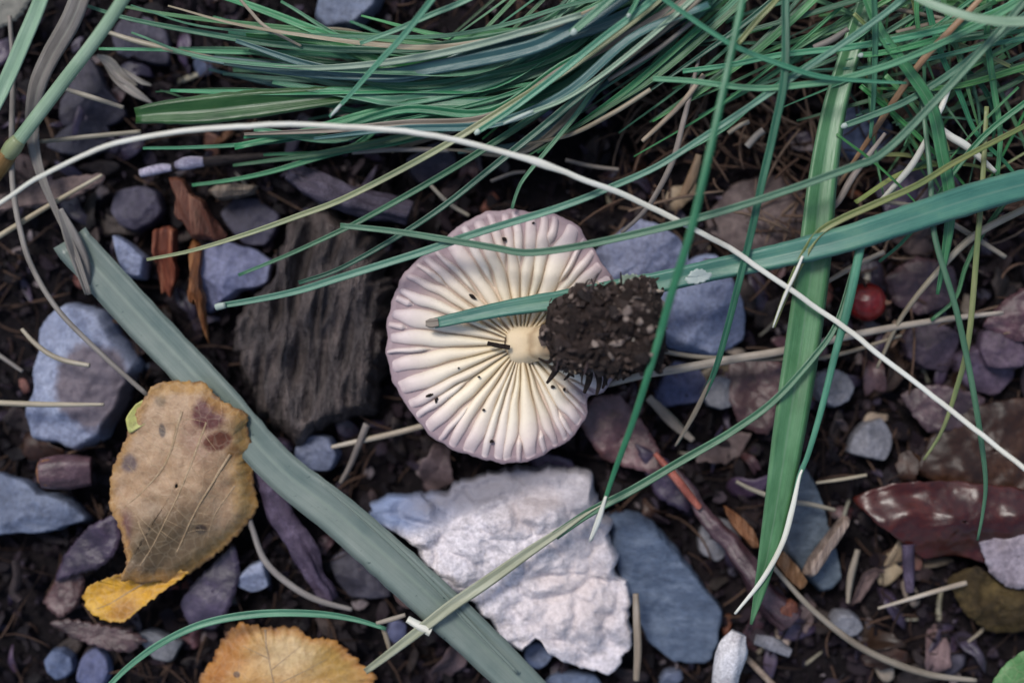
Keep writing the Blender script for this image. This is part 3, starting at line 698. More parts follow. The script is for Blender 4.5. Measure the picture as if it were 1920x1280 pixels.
for j in range(nr_):
    rho = .08 + .92 * (j / (nr_ - 1))
    for k in range(nt_):
        t = 2 * math.pi * k / nt_; R = Rim(t) * rho
        V.append((C0[0] + R * math.cos(t), C0[1] + R * math.sin(t), flesh(rho, t) + (.03 if j == nr_ - 1 else 0))); A.append(rho)
for j in range(10):
    rho = 1.008 - j * .1 if j == 0 else 1 - j * .1
    for k in range(nt_):
        t = 2 * math.pi * k / nt_; R = Rim(t) * rho
        dz = .035 if j == 0 else .10 + .62 * (1 - rho ** 2.2)
        V.append((C0[0] + R * math.cos(t), C0[1] + R * math.sin(t), flesh(1, t) - dz)); A.append(1.0)
F = rings_faces(nt_, nr_ + 10, True, True)
cap = link('cap', V, F, FLESH, mush, attr={'rho': A}); cap['label'] = 'mauve edged cap seen from below'
# gills: full ones with shorter ones let in between them near the rim
r = random.Random(12); slots = []; t = 0
while len(slots) < 54:
    slots.append(('full', r.uniform(.7, 1.4)))
    if r.random() < .5: slots.append(('short', r.uniform(.45, .75)))
tot = sum(s[1] for s in slots); edges = [0]
for k_, w_ in slots: edges.append(edges[-1] + w_ / tot * 2 * math.pi)
def sstep(a, b, x):
    x = min(1, max(0, (x - a) / (b - a))); return x * x * (3 - 2 * x)
starts = [r.uniform(.45, .85) if k_ == 'short' else .13 for k_, w_ in slots]
ns = len(slots); prof = [(-1, 0), (-.93, .52), (-.72, .84), (-.3, 1.0), (.2, .97), (.66, .78), (.93, .45), (1, 0)]
for i, (kind, w_) in enumerate(slots):
    a0, a1 = edges[i], edges[i + 1]; mid = (a0 + a1) / 2
    pi_, ni_ = (i - 1) % ns, (i + 1) % ns
    ext0 = (edges[pi_ + 1] - edges[pi_]) / 2 if slots[pi_][0] == 'short' else 0
    ext1 = (edges[ni_ + 1] - edges[ni_]) / 2 if slots[ni_][0] == 'short' else 0
    bend = .22 * nz(mid * .9, 3.3, 1, 2); rot0 = r.uniform(-.01, .01)
    deg = math.degrees(mid) % 360
    thin = .20 * math.exp(-((deg - 150) / 30) ** 2)          # gaps open where the cap is stretched
    hh = r.uniform(.12, .19); rho_end = r.uniform(.985, 1.0); flip = -1 if 40 < deg < 230 else 1
    gvar = max(-.02, r.gauss(.02, .05)); V, A = [], []; nseg = 22; wig = r.uniform(0, 50)
    for s in range(nseg):
        u = s / (nseg - 1); rho = starts[i] + (rho_end - starts[i]) * u
        L = a0 - (ext0 * (1 - sstep(starts[pi_] - .05, starts[pi_] + .14, rho)) if kind == 'full' else 0)
        Rr = a1 + (ext1 * (1 - sstep(starts[ni_] - .05, starts[ni_] + .14, rho)) if kind == 'full' else 0)
        cen = (L + Rr) / 2 + bend * (rho - .3) ** 2 + rot0 + .022 * nz(rho * 3.5, wig, 0, 2); half = (Rr - L) / 2
        gap = .015 + thin * .7 + .6 * gvar + .36 * sstep(.74, 1.02, rho) + .03 * nz(rho * 3, wig + 9, 0, 2)
        half *= (1 - gap)
        if kind == 'short': half *= sstep(-.05, .35, u) * .85 + .15
        h = hh * (1 - .55 * sstep(.35, 1.0, rho)) * (sstep(0, .3, u) if kind == 'short' else 1) * (1 - sstep(.93, 1, u) * .9)
        for q, hz in prof:
            t = cen + half * (q * flip); R = Rim(t) * rho
            zt = flesh(rho, t) - .03 + (h + .03) * hz
            V.append((C0[0] + R * math.cos(t), C0[1] + R * math.sin(t), zt)); A.append(rho)
    m_ = len(prof); F = []
    for s in range(nseg - 1):
        for k in range(m_ - 1):
            a = s * m_ + k; F.append((a, a + 1, a + 1 + m_, a + m_))
    F.append(tuple(range(m_))); F.append(tuple((nseg - 1) * m_ + k for k in range(m_ - 1, -1, -1)))
    link('gill', V, F, GILL, cap, attr={'rho': A})
# stem, bent towards the lens and off to the side
V, F, uv = tube_geo([(978, 646), (984, 645), (1010, 643), (1060, 640)], [.85, 1.15, 1.6, 2.0], [80, 62, 54, 62], sides=26, rough=.22, seed=4, seg=22)
stem = link('stem', V, F, STEM, mush, uv, attr={'rho': np.repeat(np.linspace(0, 1, 22), 26)})
stem['label'] = 'short cream yellow stem'
# caked soil
A3, B3 = np.array(P(1028, 632, 1.95)), np.array(P(1240, 606, 2.35)); ax = B3 - A3; Ln = np.linalg.norm(ax); ax /= Ln
sx = np.cross(ax, (0, 0, 1)); sx /= np.linalg.norm(sx); sy = np.cross(sx, ax)
V = []; nk, nj = 110, 64
def clump_r(s, a):
    x, y, z = s * 2.2, math.cos(a) * .9, math.sin(a) * .9
    base = .52 + .14 * sstep(0, .30, s)
    return base * (1 + .30 * nz(x * 1.4, y * 1.4 + 7, z * 1.4, 3) + .20 * nz(x * 4.2, y * 4.2, z * 4.2 + 3, 3))
for j in range(nj):
    s = j / (nj - 1); endf = (1 - max(0, (abs(s - .5) - .40) / .10) ** 2.2) if abs(s - .5) > .40 else 1
    for k in range(nk):
        a = 2 * math.pi * k / nk; R = clump_r(s, a) * max(.04, endf) ** .5
        off = .10 * nz(s * 5, math.cos(a) * 3, math.sin(a) * 3, 3)
        V.append(A3 + ax * (s * Ln + off) + sx * math.cos(a) * R + sy * math.sin(a) * R * .85)
clump = link('soil_clump', V, rings_faces(nk, nj, True, True), CLUMP, mush); clump['label'] = 'dark crumbly soil caked round the stem base'
VC = np.array(V); idx = rs.randint(0, len(VC), 1100); keep = VC[idx]
Vc, Fc, tc_ = crumbs(keep + rs.normal(0, .03, keep.shape), np.clip(rs.lognormal(-3.1, .5, len(keep)), .015, .12), np.clip(rs.beta(2, 2.2, len(keep)) + (rs.rand(len(keep)) < .04) * .4 + (keep[:, 0] > P(1150, 0, 2.4)[0]) * (keep[:, 1] > P(0, 620, 2.4)[1]) * .2, 0, .9))
o = link('clump_crumbs', Vc, Fc, CLUMPC, clump, attr={'tone': tc_}, smooth=False); o['kind'] = 'stuff'
ROOTS = [([(1056, 660), (1044, 692), (1026, 718)], 16), ([(1100, 670), (1106, 705), (1096, 736)], 18), ([(1112, 670), (1124, 712), (1119, 740)], 16), ([(1128, 680), (1136, 708), (1130, 728)], 12), ([(1045, 650), (1030, 678), (1010, 672)], 11), ([(1075, 670), (1068, 700), (1058, 712)], 10), ([(1170, 670), (1176, 698), (1168, 712)], 11),
         ([(1080, 560), (1085, 545), (1098, 535)], 12), ([(1185, 545), (1190, 532), (1204, 526)], 10), ([(1225, 560), (1238, 552), (1243, 540)], 12), ([(1150, 690), (1160, 702), (1158, 712)], 9), ([(1075, 690), (1070, 700), (1076, 706)], 9)]
for pth, w_ in ROOTS: straw('root', None, pth, [2.0, 1.9, 1.75], [w_, w_ * .8, w_ * .35], CLUMP, parent=clump, rough=.35, seed=w_, seg=16)
rc = random.Random(8)
for i in range(26):
    if i < 16: x, y = rc.uniform(1140, 1225), rc.uniform(545, 640)
    else: x, y = rc.uniform(1050, 1220), rc.uniform(560, 680)
    a_ = rc.choice([1.5, 1.2, 1.8, .2, 2.9]) + rc.uniform(-.3, .3); l_ = rc.uniform(8, 26); zz = 2.50 - abs(y - 612) * .0045 + rc.uniform(0, .12) + (x - 1130) * .0012
    straw('root', None, [(x, y), (x + math.cos(a_) * l_ * .5 + rc.uniform(-2, 2), y + math.sin(a_) * l_ * .5), (x + math.cos(a_) * l_, y + math.sin(a_) * l_)], [zz, zz + .04, zz - .02], [rc.uniform(4, 9), rc.uniform(4, 8), 3], rc.choice([CHIPT, BARK, BARK, GREYS, CHIPT]), parent=clump, rough=.5, seed=i, seg=9, flat=.6, sides=7)
for i in range(46):
    j = rc.randrange(6, nj - 6); k = rc.randrange(nk); q = VC[j * nk + k]; ctr = A3 + ax * (j / (nj - 1) * Ln)
    d = q - ctr; d /= np.linalg.norm(d) + 1e-6; d = d + np.array([rc.gauss(0, .5) for _ in range(3)]); d /= np.linalg.norm(d); l_ = rc.uniform(.12, .38)
    pts = [q - d * .06, q + d * l_ * .5 + np.array((rc.gauss(0, .03), rc.gauss(0, .03), 0)), q + d * l_]
    k_ = lambda p: ((p[0] * 100 * H / (H - p[2])) + 960, 640 - p[1] * 100 * H / (H - p[2]))
    straw('root', None, [k_(p) for p in pts], [p[2] for p in pts], [rc.uniform(4, 9), rc.uniform(3, 6), 2], rc.choice([CLUMP, CLUMP, BARK, BARK, CHIPT]), parent=clump, seg=9, sides=6)
# specks fallen on the gills
for i, (x, y, rx, ry, ro) in enumerate([(806, 741, 11, 5, -20), (818, 750, 4, 8, 20), (907, 768, 4, 4, 0), (922, 827, 6, 5, 0), (898, 706, 4, 3, 0), (946, 449, 7, 6, 40), (1037, 725, 6, 5, 0), (1058, 730, 4, 5, 0), (886, 556, 12, 5, 35), (1000, 418, 4, 3, 0), (860, 690, 3, 3, 0)]):
    p = P(x, y, 1.2); rho = math.hypot(p[0] - C0[0], p[1] - C0[1]) / Rim(math.atan2(p[1] - C0[1], p[0] - C0[0]))
    zt = flesh(rho, math.atan2(p[1] - C0[1], p[0] - C0[0])) + .20 * (1 - .72 * sstep(.35, 1, rho))
    V, F = stone_geo(blob(x, y, rx * .75, ry * .75, ro, seed=i), .05, zt - .01, i + 200, n=18, planes=2)
    setprops(link('soil_speck', V, F, CLUMP), 'tiny dark soil speck stuck to the pale mushroom gills', 'soil speck', 'soil specks on the gills')
straw('root_fragment', 'dark rootlet lying on the gills against the stem', [(914, 643), (935, 648), (956, 651)], [1.27, 1.28, 1.26], [8, 10, 9], CLUMP, 'rootlet', rough=.3, seg=12)

# ------------------------------------------------------------------ fallen leaves
def leaf_mat(name, cols, stains_and_shade, rough=.5, scale=1.4, trans=.15, vein=None, bmp=.5, rim=None):
    m, nt, b = new_mat(name); tc = nd(nt, 'ShaderNodeTexCoord'); v = tc.outputs['Object']
    a = ntex(nt, v, scale, 8, .65); f = ntex(nt, v, scale * 7, 6, .7)
    c = ramp(nt, a, cols, [.28 + .44 * i / (len(cols) - 1) for i in range(len(cols))])
    for st in stains_and_shade: c = spot(nt, c, tc, *st)
    if rim:
        at = nd(nt, 'ShaderNodeAttribute', attribute_name='rim'); wv = ntex(nt, v, 3.0, 4, .65)
        ra = nd(nt, 'ShaderNodeMath', operation='MULTIPLY_ADD'); ra.inputs[1].default_value = .22; nt.links.new(wv, ra.inputs[0]); nt.links.new(at.outputs['Fac'], ra.inputs[2])
        c = mixc(nt, maprange(nt, ra.outputs[0], .96, 1.06, 0, .8), c, rim[0]); c = mixc(nt, maprange(nt, ra.outputs[0], 1.08, 1.13, 0, .9), c, rim[1])
    vo = nd(nt, 'ShaderNodeTexVoronoi', feature='DISTANCE_TO_EDGE'); vo.inputs['Scale'].default_value = 5.5; nt.links.new(v, vo.inputs['Vector'])
    net = maprange(nt, vo.outputs['Distance'], 0, .10, 1, 0)
    c = mixc(nt, maprange(nt, net, 0, 1, 0, .13), c, (.55, .45, .30))
    c = mixc(nt, maprange(nt, f, .42, .75, 0, .7), c, mixc(nt, 1.0, c, (.5, .42, .36), 'MULTIPLY'))
    nt.links.new(c, b.inputs['Base Color']); b.inputs['Roughness'].default_value = rough
    ad = nd(nt, 'ShaderNodeMath', operation='MULTIPLY_ADD'); ad.inputs[1].default_value = .14; nt.links.new(net, ad.inputs[0]); nt.links.new(f, ad.inputs[2])
    bump(nt, b, ad.outputs[0], bmp, .035)
    if trans:
        tr = nd(nt, 'ShaderNodeBsdfTranslucent'); nt.links.new(c, tr.inputs[0]); mx = nd(nt, 'ShaderNodeMixShader'); mx.inputs[0].default_value = trans
        nt.links.new(b.outputs[0], mx.inputs[1]); nt.links.new(tr.outputs[0], mx.inputs[2]); nt.links.new(mx.outputs[0], nt.nodes['Material Output'].inputs[0])
    return m
LZ = .95; LO = np.array((*P(340, 930, LZ)[:2], .3))
def lp(x, y): p = P(x, y, LZ); return (p[0] - LO[0], p[1] - LO[1])
YL = leaf_mat('leaf_yellow_brown', [(0.2754, 0.1595, 0.08114), (0.3815, 0.2416, 0.1352), (0.4556, 0.31, 0.1932)], [
    (lp(470, 870), .28, 1.4, (.40, .24, .06), .5, 0, .5, .8), (lp(380, 1060), 1.2, .30, (.38, .24, .05), .5, .62, .5, .7),
    (lp(300, 1020), .9, .60, (.095, .06, .026), .6, .6, .6, 1.0), (lp(345, 1020), .5, .4, (.15, .10, .05), .6, .6, .6, .5),
    
    (lp(265, 1095), .75, .16, (.07, .028, .018), .4, .05, .4, .95), (lp(228, 1010), .16, .5, (.13, .05, .045), .4, -.2, .4, .9),  # first patch: dark curled edge with the shade of the fold painted in
    (lp(375, 820), .3, .4, (.22, .11, .075), .5, .3, .5, .6), (lp(395, 775), .30, .30, (.10, .024, .018), .18, .5, .35, 1.0, 3.5), (lp(412, 825), .26, .17, (.12, .035, .014), .18, .3, .35, 1.0, 3.5),
    (lp(440, 845), .14, .12, (.20, .09, .02), .3, 0, .4, .8), (lp(241, 868), .16, .17, (.13, .09, .085), .25, 0, .3, .9), (lp(306, 806), .06, .13, (.07, .05, .045), .25, .1, .3, .9), (lp(303, 750), .10, .12, (.2, .14, .08), .3, 0, .3, .8),
    (lp(376, 993), .10, .09, (.05, .028, .015), .25, 0, .4, .95), (lp(350, 725), .8, .12, (.34, .19, .05), .4, 0, .5, .8)], trans=.12, rim=((.36, .19, .05), (.12, .05, .02)))
YOUT = [(288, 722), (318, 714), (350, 715), (385, 716), (400, 735), (415, 748), (465, 776), (462, 800), (472, 850), (470, 905), (477, 955), (445, 1000), (400, 1042), (352, 1078), (310, 1098), (285, 1092), (262, 1098), (240, 1088), (222, 1092),
        (236, 1062), (232, 1030), (222, 990), (204, 955), (203, 930), (208, 880), (238, 820), (250, 785), (270, 752)]
TOUT = [(165, 1098), (200, 1084), (240, 1070), (300, 1065), (352, 1074), (300, 1112), (262, 1142), (232, 1166), (200, 1165), (165, 1145), (152, 1120)]
from mathutils.bvhtree import BVHTree
def drape(V, F, path, lift, n=26):
    """a line laid on a surface: rows of (x, y, z)"""
    t = BVHTree.FromPolygons([tuple(q) for q in V], F); rows = []
    Cc = catmull([(*P(x, y, LZ)[:2], 0) for x, y in path], n)
    for x, y, _ in Cc:
        h = t.ray_cast(Vector((x, y, 9)), Vector((0, 0, -1)))[0]
        if h is not None: rows.append((x, y, h.z + lift))
    return rows
def vein_on(V, F, path, w, mat, parent, lift=.0):
    R = np.array(drape(V, F, path, lift)); m = len(R); VV, FF = [], []
    if m < 4: return
    T_, Lt, N_ = frames(R)
    for i in range(m):
        hw = w / 230 * (1 - .6 * i / (m - 1)); hh = hw * .35
        for u, h in ((-1, -.012), (-.5, hh * .8), (0, hh), (.5, hh * .8), (1, -.012)): VV.append(R[i] + Lt[i] * u * hw + np.array((0, 0, h)))
    for i in range(m - 1):
        for k in range(4): q = i * 5 + k; FF.append((q, q + 1, q + 6, q + 5))
        q = i * 5; FF.append((q + 4, q, q + 5, q + 9))
    link('vein', VV, FF, mat, parent)
def yz(x, y, s):
    tipd = (x - LO[0]) * -.55 + (y - LO[1]) * -.83
    side = (x - LO[0]) * .83 - (y - LO[1]) * .55
    return 1.0 + .16 * math.cos(side * 2.3) - .10 * side - .16 * sstep(.8, 1, s) * sstep(-1.5, .6, side) - .13 * max(0, tipd) + .10 * sstep(1.2, 1.7, tipd)
V, F = leaf_geo(YOUT, yz, 5, n=260, K=30, serr=.035, teeth=46, crinkle=.085, zref=LZ)
yleaf = link('birch_leaf', V, F, YL, origin=LO, attr={'rim': leaf_geo.s}); setprops(yleaf, 'curled brown leaf with a bright yellow tip lying over the flat blade', 'leaf')
VEIN = leaf_mat('leaf_vein', [(0.2601, 0.1728, 0.08208), (0.3213, 0.2232, 0.13)], [], trans=0)
for pth, w_ in [([(345, 770), (318, 858), (275, 915), (232, 952)], 9), ([(433, 850), (400, 905), (365, 963), (330, 1035)], 9), ([(392, 790), (350, 900), (300, 1000), (258, 1068)], 7), ([(262, 975), (276, 1010), (284, 1034)], 5), ([(440, 910), (405, 960), (385, 1010)], 5)]:
    vein_on(V, F, pth, w_, VEIN, yleaf)
rv = random.Random(4)
for (ax_, ay_, bx_, by_), (cx_, cy_, dx_, dy_) in [((340, 780, 235, 950), (392, 790, 300, 1000)), ((392, 790, 300, 1000), (433, 850, 335, 1025)), ((433, 850, 345, 1010), (455, 890, 385, 1010)), ((300, 760, 215, 920), (340, 780, 240, 945))]:
    for q in range(9):
        t0 = (q + rv.uniform(.2, .8)) / 9; t1 = min(1, max(0, t0 + rv.uniform(-.05, .05)))
        x0, y0, x1, y1 = ax_ + (bx_ - ax_) * t0, ay_ + (by_ - ay_) * t0, cx_ + (dx_ - cx_) * t1, cy_ + (dy_ - cy_) * t1
        vein_on(V, F, [(x0, y0), ((x0 + x1) / 2 + rv.uniform(-4, 4), (y0 + y1) / 2 + rv.uniform(-5, 5)), (x1, y1)], 2.6, VEIN, yleaf)
TIPM = leaf_mat('leaf_yellow_tip', [(0.472, 0.2203, 0.0084), (0.5746, 0.2938, 0.0126), (0.6361, 0.3672, 0.028)], [(lp(225, 1150), .3, .18, (.34, .14, .01), .4, .4, .4, .8), (lp(270, 1078), .9, .12, (.10, .035, .015), .4, .05, .4, .95)], trans=.12, rim=((.50, .27, .02), (.18, .07, .01)))  # second patch: painted shade where the leaf body lies over the tip
V, F = leaf_geo(TOUT, lambda x, y, s: .62 + .10 * s - .1 * (y - P(200, 1120, .6)[1]) , 6, n=150, K=18, serr=.03, teeth=24, crinkle=.07, zref=.75)
o = link('folded_tip', V, F, TIPM, yleaf, attr={'rim': leaf_geo.s}, origin=LO); o['label'] = 'bright yellow folded leaf tip'
vein_on(V, F, [(300, 1080), (250, 1105), (200, 1135), (175, 1145)], 6, VEIN, o)
YGR = leaf_mat('leaf_lime', [(.42, .42, .10), (.55, .55, .18), (.60, .60, .25)], [], trans=.2)
V, F = leaf_geo([(298, 745), (290, 778), (270, 796), (243, 812), (238, 784), (254, 758), (278, 744)], lambda x, y, s: .94 - .25 * (x - P(262, 780, 1)[0]) + .05 * s, 9, n=60, K=8, crinkle=.05, zref=1.0)
o = link('rolled_edge', V, F, YGR, yleaf); o['label'] = 'rolled lime yellow edge'
GO = np.array((*P(530, 1245, .7)[:2], .3))
def gp(x, y): p = P(x, y, .7); return (p[0] - GO[0], p[1] - GO[1])
OL = leaf_mat('leaf_orange', [(0.4, 0.176, 0.035), (0.5, 0.2728, 0.077), (0.54, 0.3344, 0.119)], [
    (gp(405, 1250), .35, .9, (.36, .13, .02), .5, -.4, .5, .85), (gp(430, 1185), .5, .22, (.36, .15, .04), .5, .4, .5, .8), (gp(620, 1235), .5, .35, (.42, .25, .05), .5, -.5, .5, .7), (gp(445, 1262), .07, .06, (.10, .05, .03), .2, 0, .3, .9),
    (gp(540, 1225), .5, .4, (.56, .44, .25), .6, .2, .6, .6)], trans=.15, rim=((.40, .17, .03), (.16, .055, .015)))
V, F = leaf_geo([(365, 1290), (393, 1240), (415, 1198), (448, 1170), (498, 1178), (557, 1177), (577, 1197), (618, 1200), (645, 1220), (675, 1250), (702, 1272), (690, 1330), (600, 1400), (450, 1390)],
                lambda x, y, s: .72 - .16 * sstep(.7, 1, s) + .06 * math.cos((x - GO[0]) * 2.2), 11, n=220, K=18, serr=.05, teeth=34, crinkle=.08, zref=.7)
oleaf = link('birch_leaf', V, F, OL, origin=GO, attr={'rim': leaf_geo.s}); setprops(oleaf, 'orange yellow toothed leaf below the arched thin blade', 'leaf')
for pth, w_ in [([(490, 1180), (500, 1240), (520, 1330)], 7), ([(500, 1240), (450, 1215)], 4), ([(505, 1260), (560, 1215)], 4), ([(510, 1290), (610, 1240)], 4)]:
    vein_on(V, F, pth, w_, VEIN, oleaf)

def dleaf(name, label, outline, z, mat, tilt=(0, 0), curl=.15, seed=0, serr=.02, cat='leaf', crinkle=.06, ridge=None, th=.02, vein=True):
    Q = closed(outline, 20, z); c = Q.mean(0)
    def f(x, y, s):
        ma = seed * 1.7; across = (x - c[0]) * math.cos(ma) + (y - c[1]) * math.sin(ma)
        v = z + tilt[0] * (x - c[0]) + tilt[1] * (y - c[1]) + .45 * curl * abs(across) * (1 if seed % 2 else -1) - .3 * curl * sstep(.85, 1, s)
        if ridge: v += ridge[0] * math.cos(((x - c[0]) * math.cos(ridge[1]) + (y - c[1]) * math.sin(ridge[1])) * ridge[2])
        return v
    V, F = leaf_geo(outline, f, seed, n=120, K=20, serr=serr, teeth=20, crinkle=crinkle, zref=z, th=th)
    o = link(name, V, F, mat); setprops(o, label, cat); return o
dleaf('dead_leaf', 'dusky purple leaf sticking out from under the yellow tipped leaf', [(98, 1092), (115, 1045), (140, 1015), (168, 985), (222, 962), (228, 1005), (215, 1040), (185, 1065), (140, 1078)], .30, DLEAF, (.1, .1), seed=3)
dleaf('dead_leaf', 'flat dark violet leaf below the diagonal rim of the yellow tipped leaf', [(335, 1132), (365, 1090), (410, 1045), (440, 1022), (450, 1080), (425, 1150), (400, 1182), (352, 1178)], .25, DLEAF, (.0, .1), seed=4)
dleaf('dead_leaf', 'ragged dark brown leaf beneath the bright yellow leaf tip', [(92, 1166), (130, 1160), (200, 1172), (240, 1178), (276, 1202), (262, 1208), (247, 1222), (206, 1219), (137, 1197)], .22, DLEAFR, seed=5, serr=.04)
dleaf('dead_leaf', 'crumpled dark leaf against the yellow leaf tip', [(75, 1130), (105, 1085), (150, 1075), (150, 1110), (140, 1140), (110, 1160)], .15, DLEAFR, seed=6, crinkle=.14)
dleaf('dead_leaf', 'dark red leaf under the mushroom cap and soil clump', [(1085, 790), (1110, 745), (1160, 740), (1205, 790), (1235, 840), (1245, 890), (1190, 880), (1130, 860)], .12, DLEAFR, seed=7, crinkle=.10)
dleaf('dead_leaf', 'pinkish brown leaf between the pale pebble and broad green leaf', [(1370, 680), (1430, 665), (1480, 690), (1475, 760), (1440, 815), (1390, 800), (1365, 740)], .10, DLEAFR, seed=8, crinkle=.10)
dleaf('dead_leaf', 'thin dark leaf beneath the mushroom beside purple twig', [(1190, 830), (1250, 860), (1310, 920), (1290, 960), (1230, 930)], .05, DLEAF, seed=9, crinkle=.08)
dleaf('glossy_leaf', 'glossy wet dark brown leaf rolled over beside the small violet stick', [(1605, 935), (1680, 906), (1800, 903), (1960, 925), (1970, 1050), (1870, 1060), (1800, 1045), (1740, 1052), (1690, 1015), (1640, 978)], .50, GLOSSL, (.03, .10), .10, seed=10, ridge=(.16, math.pi / 2 + .1, 4.6), crinkle=.10)
dleaf('glossy_leaf', 'broad dark brown leaf behind the pale straw end', [(1720, 880), (1760, 800), (1830, 760), (1960, 745), (1980, 900), (1900, 935), (1800, 930)], .12, BROWNL, (0, -.1), .1, seed=12, crinkle=.12)
dleaf('pale_leaf', 'pale leaf with gloss painted into its colour next to the glossy brown leaf', [(1835, 1010), (1880, 995), (1960, 990), (1960, 1100), (1900, 1105), (1860, 1075)], .40, PALEL, (.1, .1), .2, seed=13, crinkle=.06)
dleaf('rotting_leaf', 'yellow brown rotting leaf patch below the glossy leaf', [(1780, 1090), (1830, 1060), (1880, 1095), (1940, 1110), (1950, 1180), (1870, 1190), (1810, 1150)], .12, MOSS, seed=14, crinkle=.2)
dleaf('dead_leaf', 'reddish brown folded leaf next to the mauve stones', [(1850, 610), (1890, 560), (1960, 520), (1980, 640), (1910, 640)], .35, DLEAFR, (.2, 0), seed=15, crinkle=.1)
dleaf('dead_leaf', 'dull brown leaf under the thin drooping blades', [(1690, 740), (1760, 720), (1850, 745), (1830, 800), (1740, 810)], .08, DLEAFR, seed=16, crinkle=.12)
dleaf('leaf_strip', 'pinkish brown dry leaf strip under the white straw', [(-20, 372), (60, 345), (130, 330), (196, 326), (190, 345), (120, 378), (30, 392), (-20, 400)], .30, PINKST, seed=17, th=.03)
dleaf('leaf_strip', 'grey brown dry leaf beside the pale green blade', [(-30, -20), (60, -20), (40, 25), (10, 48), (-30, 55)], .4, GREYS, seed=18)
dleaf('dead_leaf', 'dark brown leaf fragment under the grass and bent white straw', [(1640, 350), (1700, 300), (1790, 310), (1800, 380), (1720, 410), (1660, 400)], .1, DLEAF, seed=19, crinkle=.12)
dleaf('dead_leaf', 'brown leaf beneath the wide teal blade near the berry', [(1660, 520), (1720, 480), (1790, 500), (1800, 560), (1730, 590), (1680, 570)], .05, DLEAFR, seed=20, crinkle=.12)
GRL = leaf_mat('leaf_fresh_green', [(.06, .17, .05), (.10, .25, .08), (.13, .29, .11)], [], trans=.25)
dleaf('green_leaf', 'fresh bright green leaf corner on the dark soil', [(1862, 1290), (1885, 1250), (1920, 1216), (1975, 1190), (2010, 1300), (1940, 1350)], .8, GRL, (.1, .1), .1, seed=21, crinkle=.05)

# ------------------------------------------------------------------ twigs, splinters, berry
def twig(name, label, path, z, w, mat, cat='twig', **k):
    k.setdefault('sides', 16); k['rough'] = k.get('rough', .28) * 1.5; k.setdefault('seg', 48)
    return straw(name, label, path, z, w, mat, cat, **k)
twig('dark_twig', 'dark purple twig lying beside the flat grey green blade', [(462, 845), (500, 900), (548, 1000), (590, 1070), (618, 1125)], [.35, .35, .2], [38, 46, 40, 34], BARKP, seed=3, rough=.4, sides=22, seg=70, wobble=.15)
twig('purple_bark_stick', 'purple grey bark stick above the mushroom cap', [(542, 322), (600, 345), (690, 375), (768, 402)], [.35, .4, .35], [34, 46, 42, 32], BARKP, seed=5, rough=.5, sides=22, seg=60, wobble=.15)
tw = twig('lichen_twig', 'thin brown twig with crusty white lichen under the grass', [(262, 326), (320, 314), (380, 304), (470, 295), (570, 287)], [.4, .45, .35], [16, 18, 18, 12, 9], BARK, seed=6)
for pth, w_ in [([(263, 326), (295, 318), (322, 315)], 20), ([(330, 312), (355, 306), (382, 304)], 21)]:
    straw('lichen_crust', None, pth, [.45, .47, .47], [w_ * .7, w_, w_ * .7], LICH, parent=tw, rough=.5, seed=w_, seg=18, sides=12)
tw = empty('twig_stub', P(118, 882, -.1), 'short red brown twig stub beside the two tone stone', 'twig')
V, F, uv = tube_geo([(78, 884), (110, 882), (172, 879)], [.35, .3, .2], [50, 58, 46], sides=22, rough=.5, seed=8, seg=34); link('bark', V, F, DLEAFR, tw, uv)
V, F = stone_geo(blob(88, 886, 24, 28, 0, seed=4, j=.08), .2, .42, 7, n=36, planes=2, depth=.3); o = link('cut_end', V, F, BARKR, tw); o['label'] = 'rusty red broken end'
tw = empty('long_red_twig', P(1390, 1040, -.2), 'long reddish purple twig with a broken orange end beside slate slab', 'twig')
V, F, uv = tube_geo([(1262, 880), (1290, 915), (1314, 952), (1366, 1012), (1410, 1070), (1455, 1120), (1490, 1155)], [.1, .25, .3, .3], [12, 18, 32, 38, 50, 46], sides=22, rough=.6, seed=9, seg=90, wobble=.15); link('bark', V, F, DLEAFR, tw, uv)
V, F = stone_geo(blob(1476, 1146, 26, 18, -40, seed=4, j=.15), .18, .42, 17, n=36, planes=2, depth=.3); o = link('broken_end', V, F, BARKR, tw); o['label'] = 'orange brown broken end'
SH_V = mat_rock('split_wood_red', [(.035, .011, .007), (.12, .043, .024), (.30, .15, .09)], 1.0, .5, .8, .06, (7, .8, 2), .05, val=.2, hue=.015, fine=4)
SH_D = mat_rock('split_wood_orange', [(.045, .018, .010), (.14, .06, .03), (.32, .18, .11)], 1.0, .5, .8, .06, (7, .8, 2), .75, val=.2, hue=.015, fine=4)
SH_T = mat_rock('split_wood_tan', [(.07, .05, .035), (.20, .15, .11), (.38, .31, .24)], 1.0, .55, .8, .06, (7, .8, 2), -.6, val=.2, hue=.015, fine=4)
def shard(name, label, outline, z0, h, mat, deg, seed, cat='splinter'):
    V, F = stone_geo(outline, h, z0, seed, n=90, rough=.045, planes=5, tilt=.35, flat=5, grain=math.radians(deg), jag=.10)
    setprops(link(name, V, F, mat), label, cat)
RED = mat_rock('red_stalk', [(.18, .03, .03), (.32, .07, .065), (.42, .16, .14)], 2.0, .4, .4, .03, val=0)
twig('red_stalk', 'thin bright red stalk beside the reddish purple twig', [(1228, 850), (1262, 890), (1290, 925), (1312, 952)], [.35, .45, .4], [10, 15, 16, 12], RED, 'stalk', rough=.1, sides=10)
shard('splinter', 'orange brown wood splinter behind the broad green leaf', [(1358, 948), (1385, 962), (1412, 990), (1424, 1024), (1410, 1028), (1388, 1005), (1368, 978)], .1, .35, SH_D, -45, 9)
shard('splinter', 'orange brown bark piece crossing under the broad leaf tip', [(1448, 1030), (1470, 1032), (1492, 1058), (1514, 1090), (1500, 1104), (1478, 1086), (1456, 1058)], .2, .36, SH_D, -48, 11)
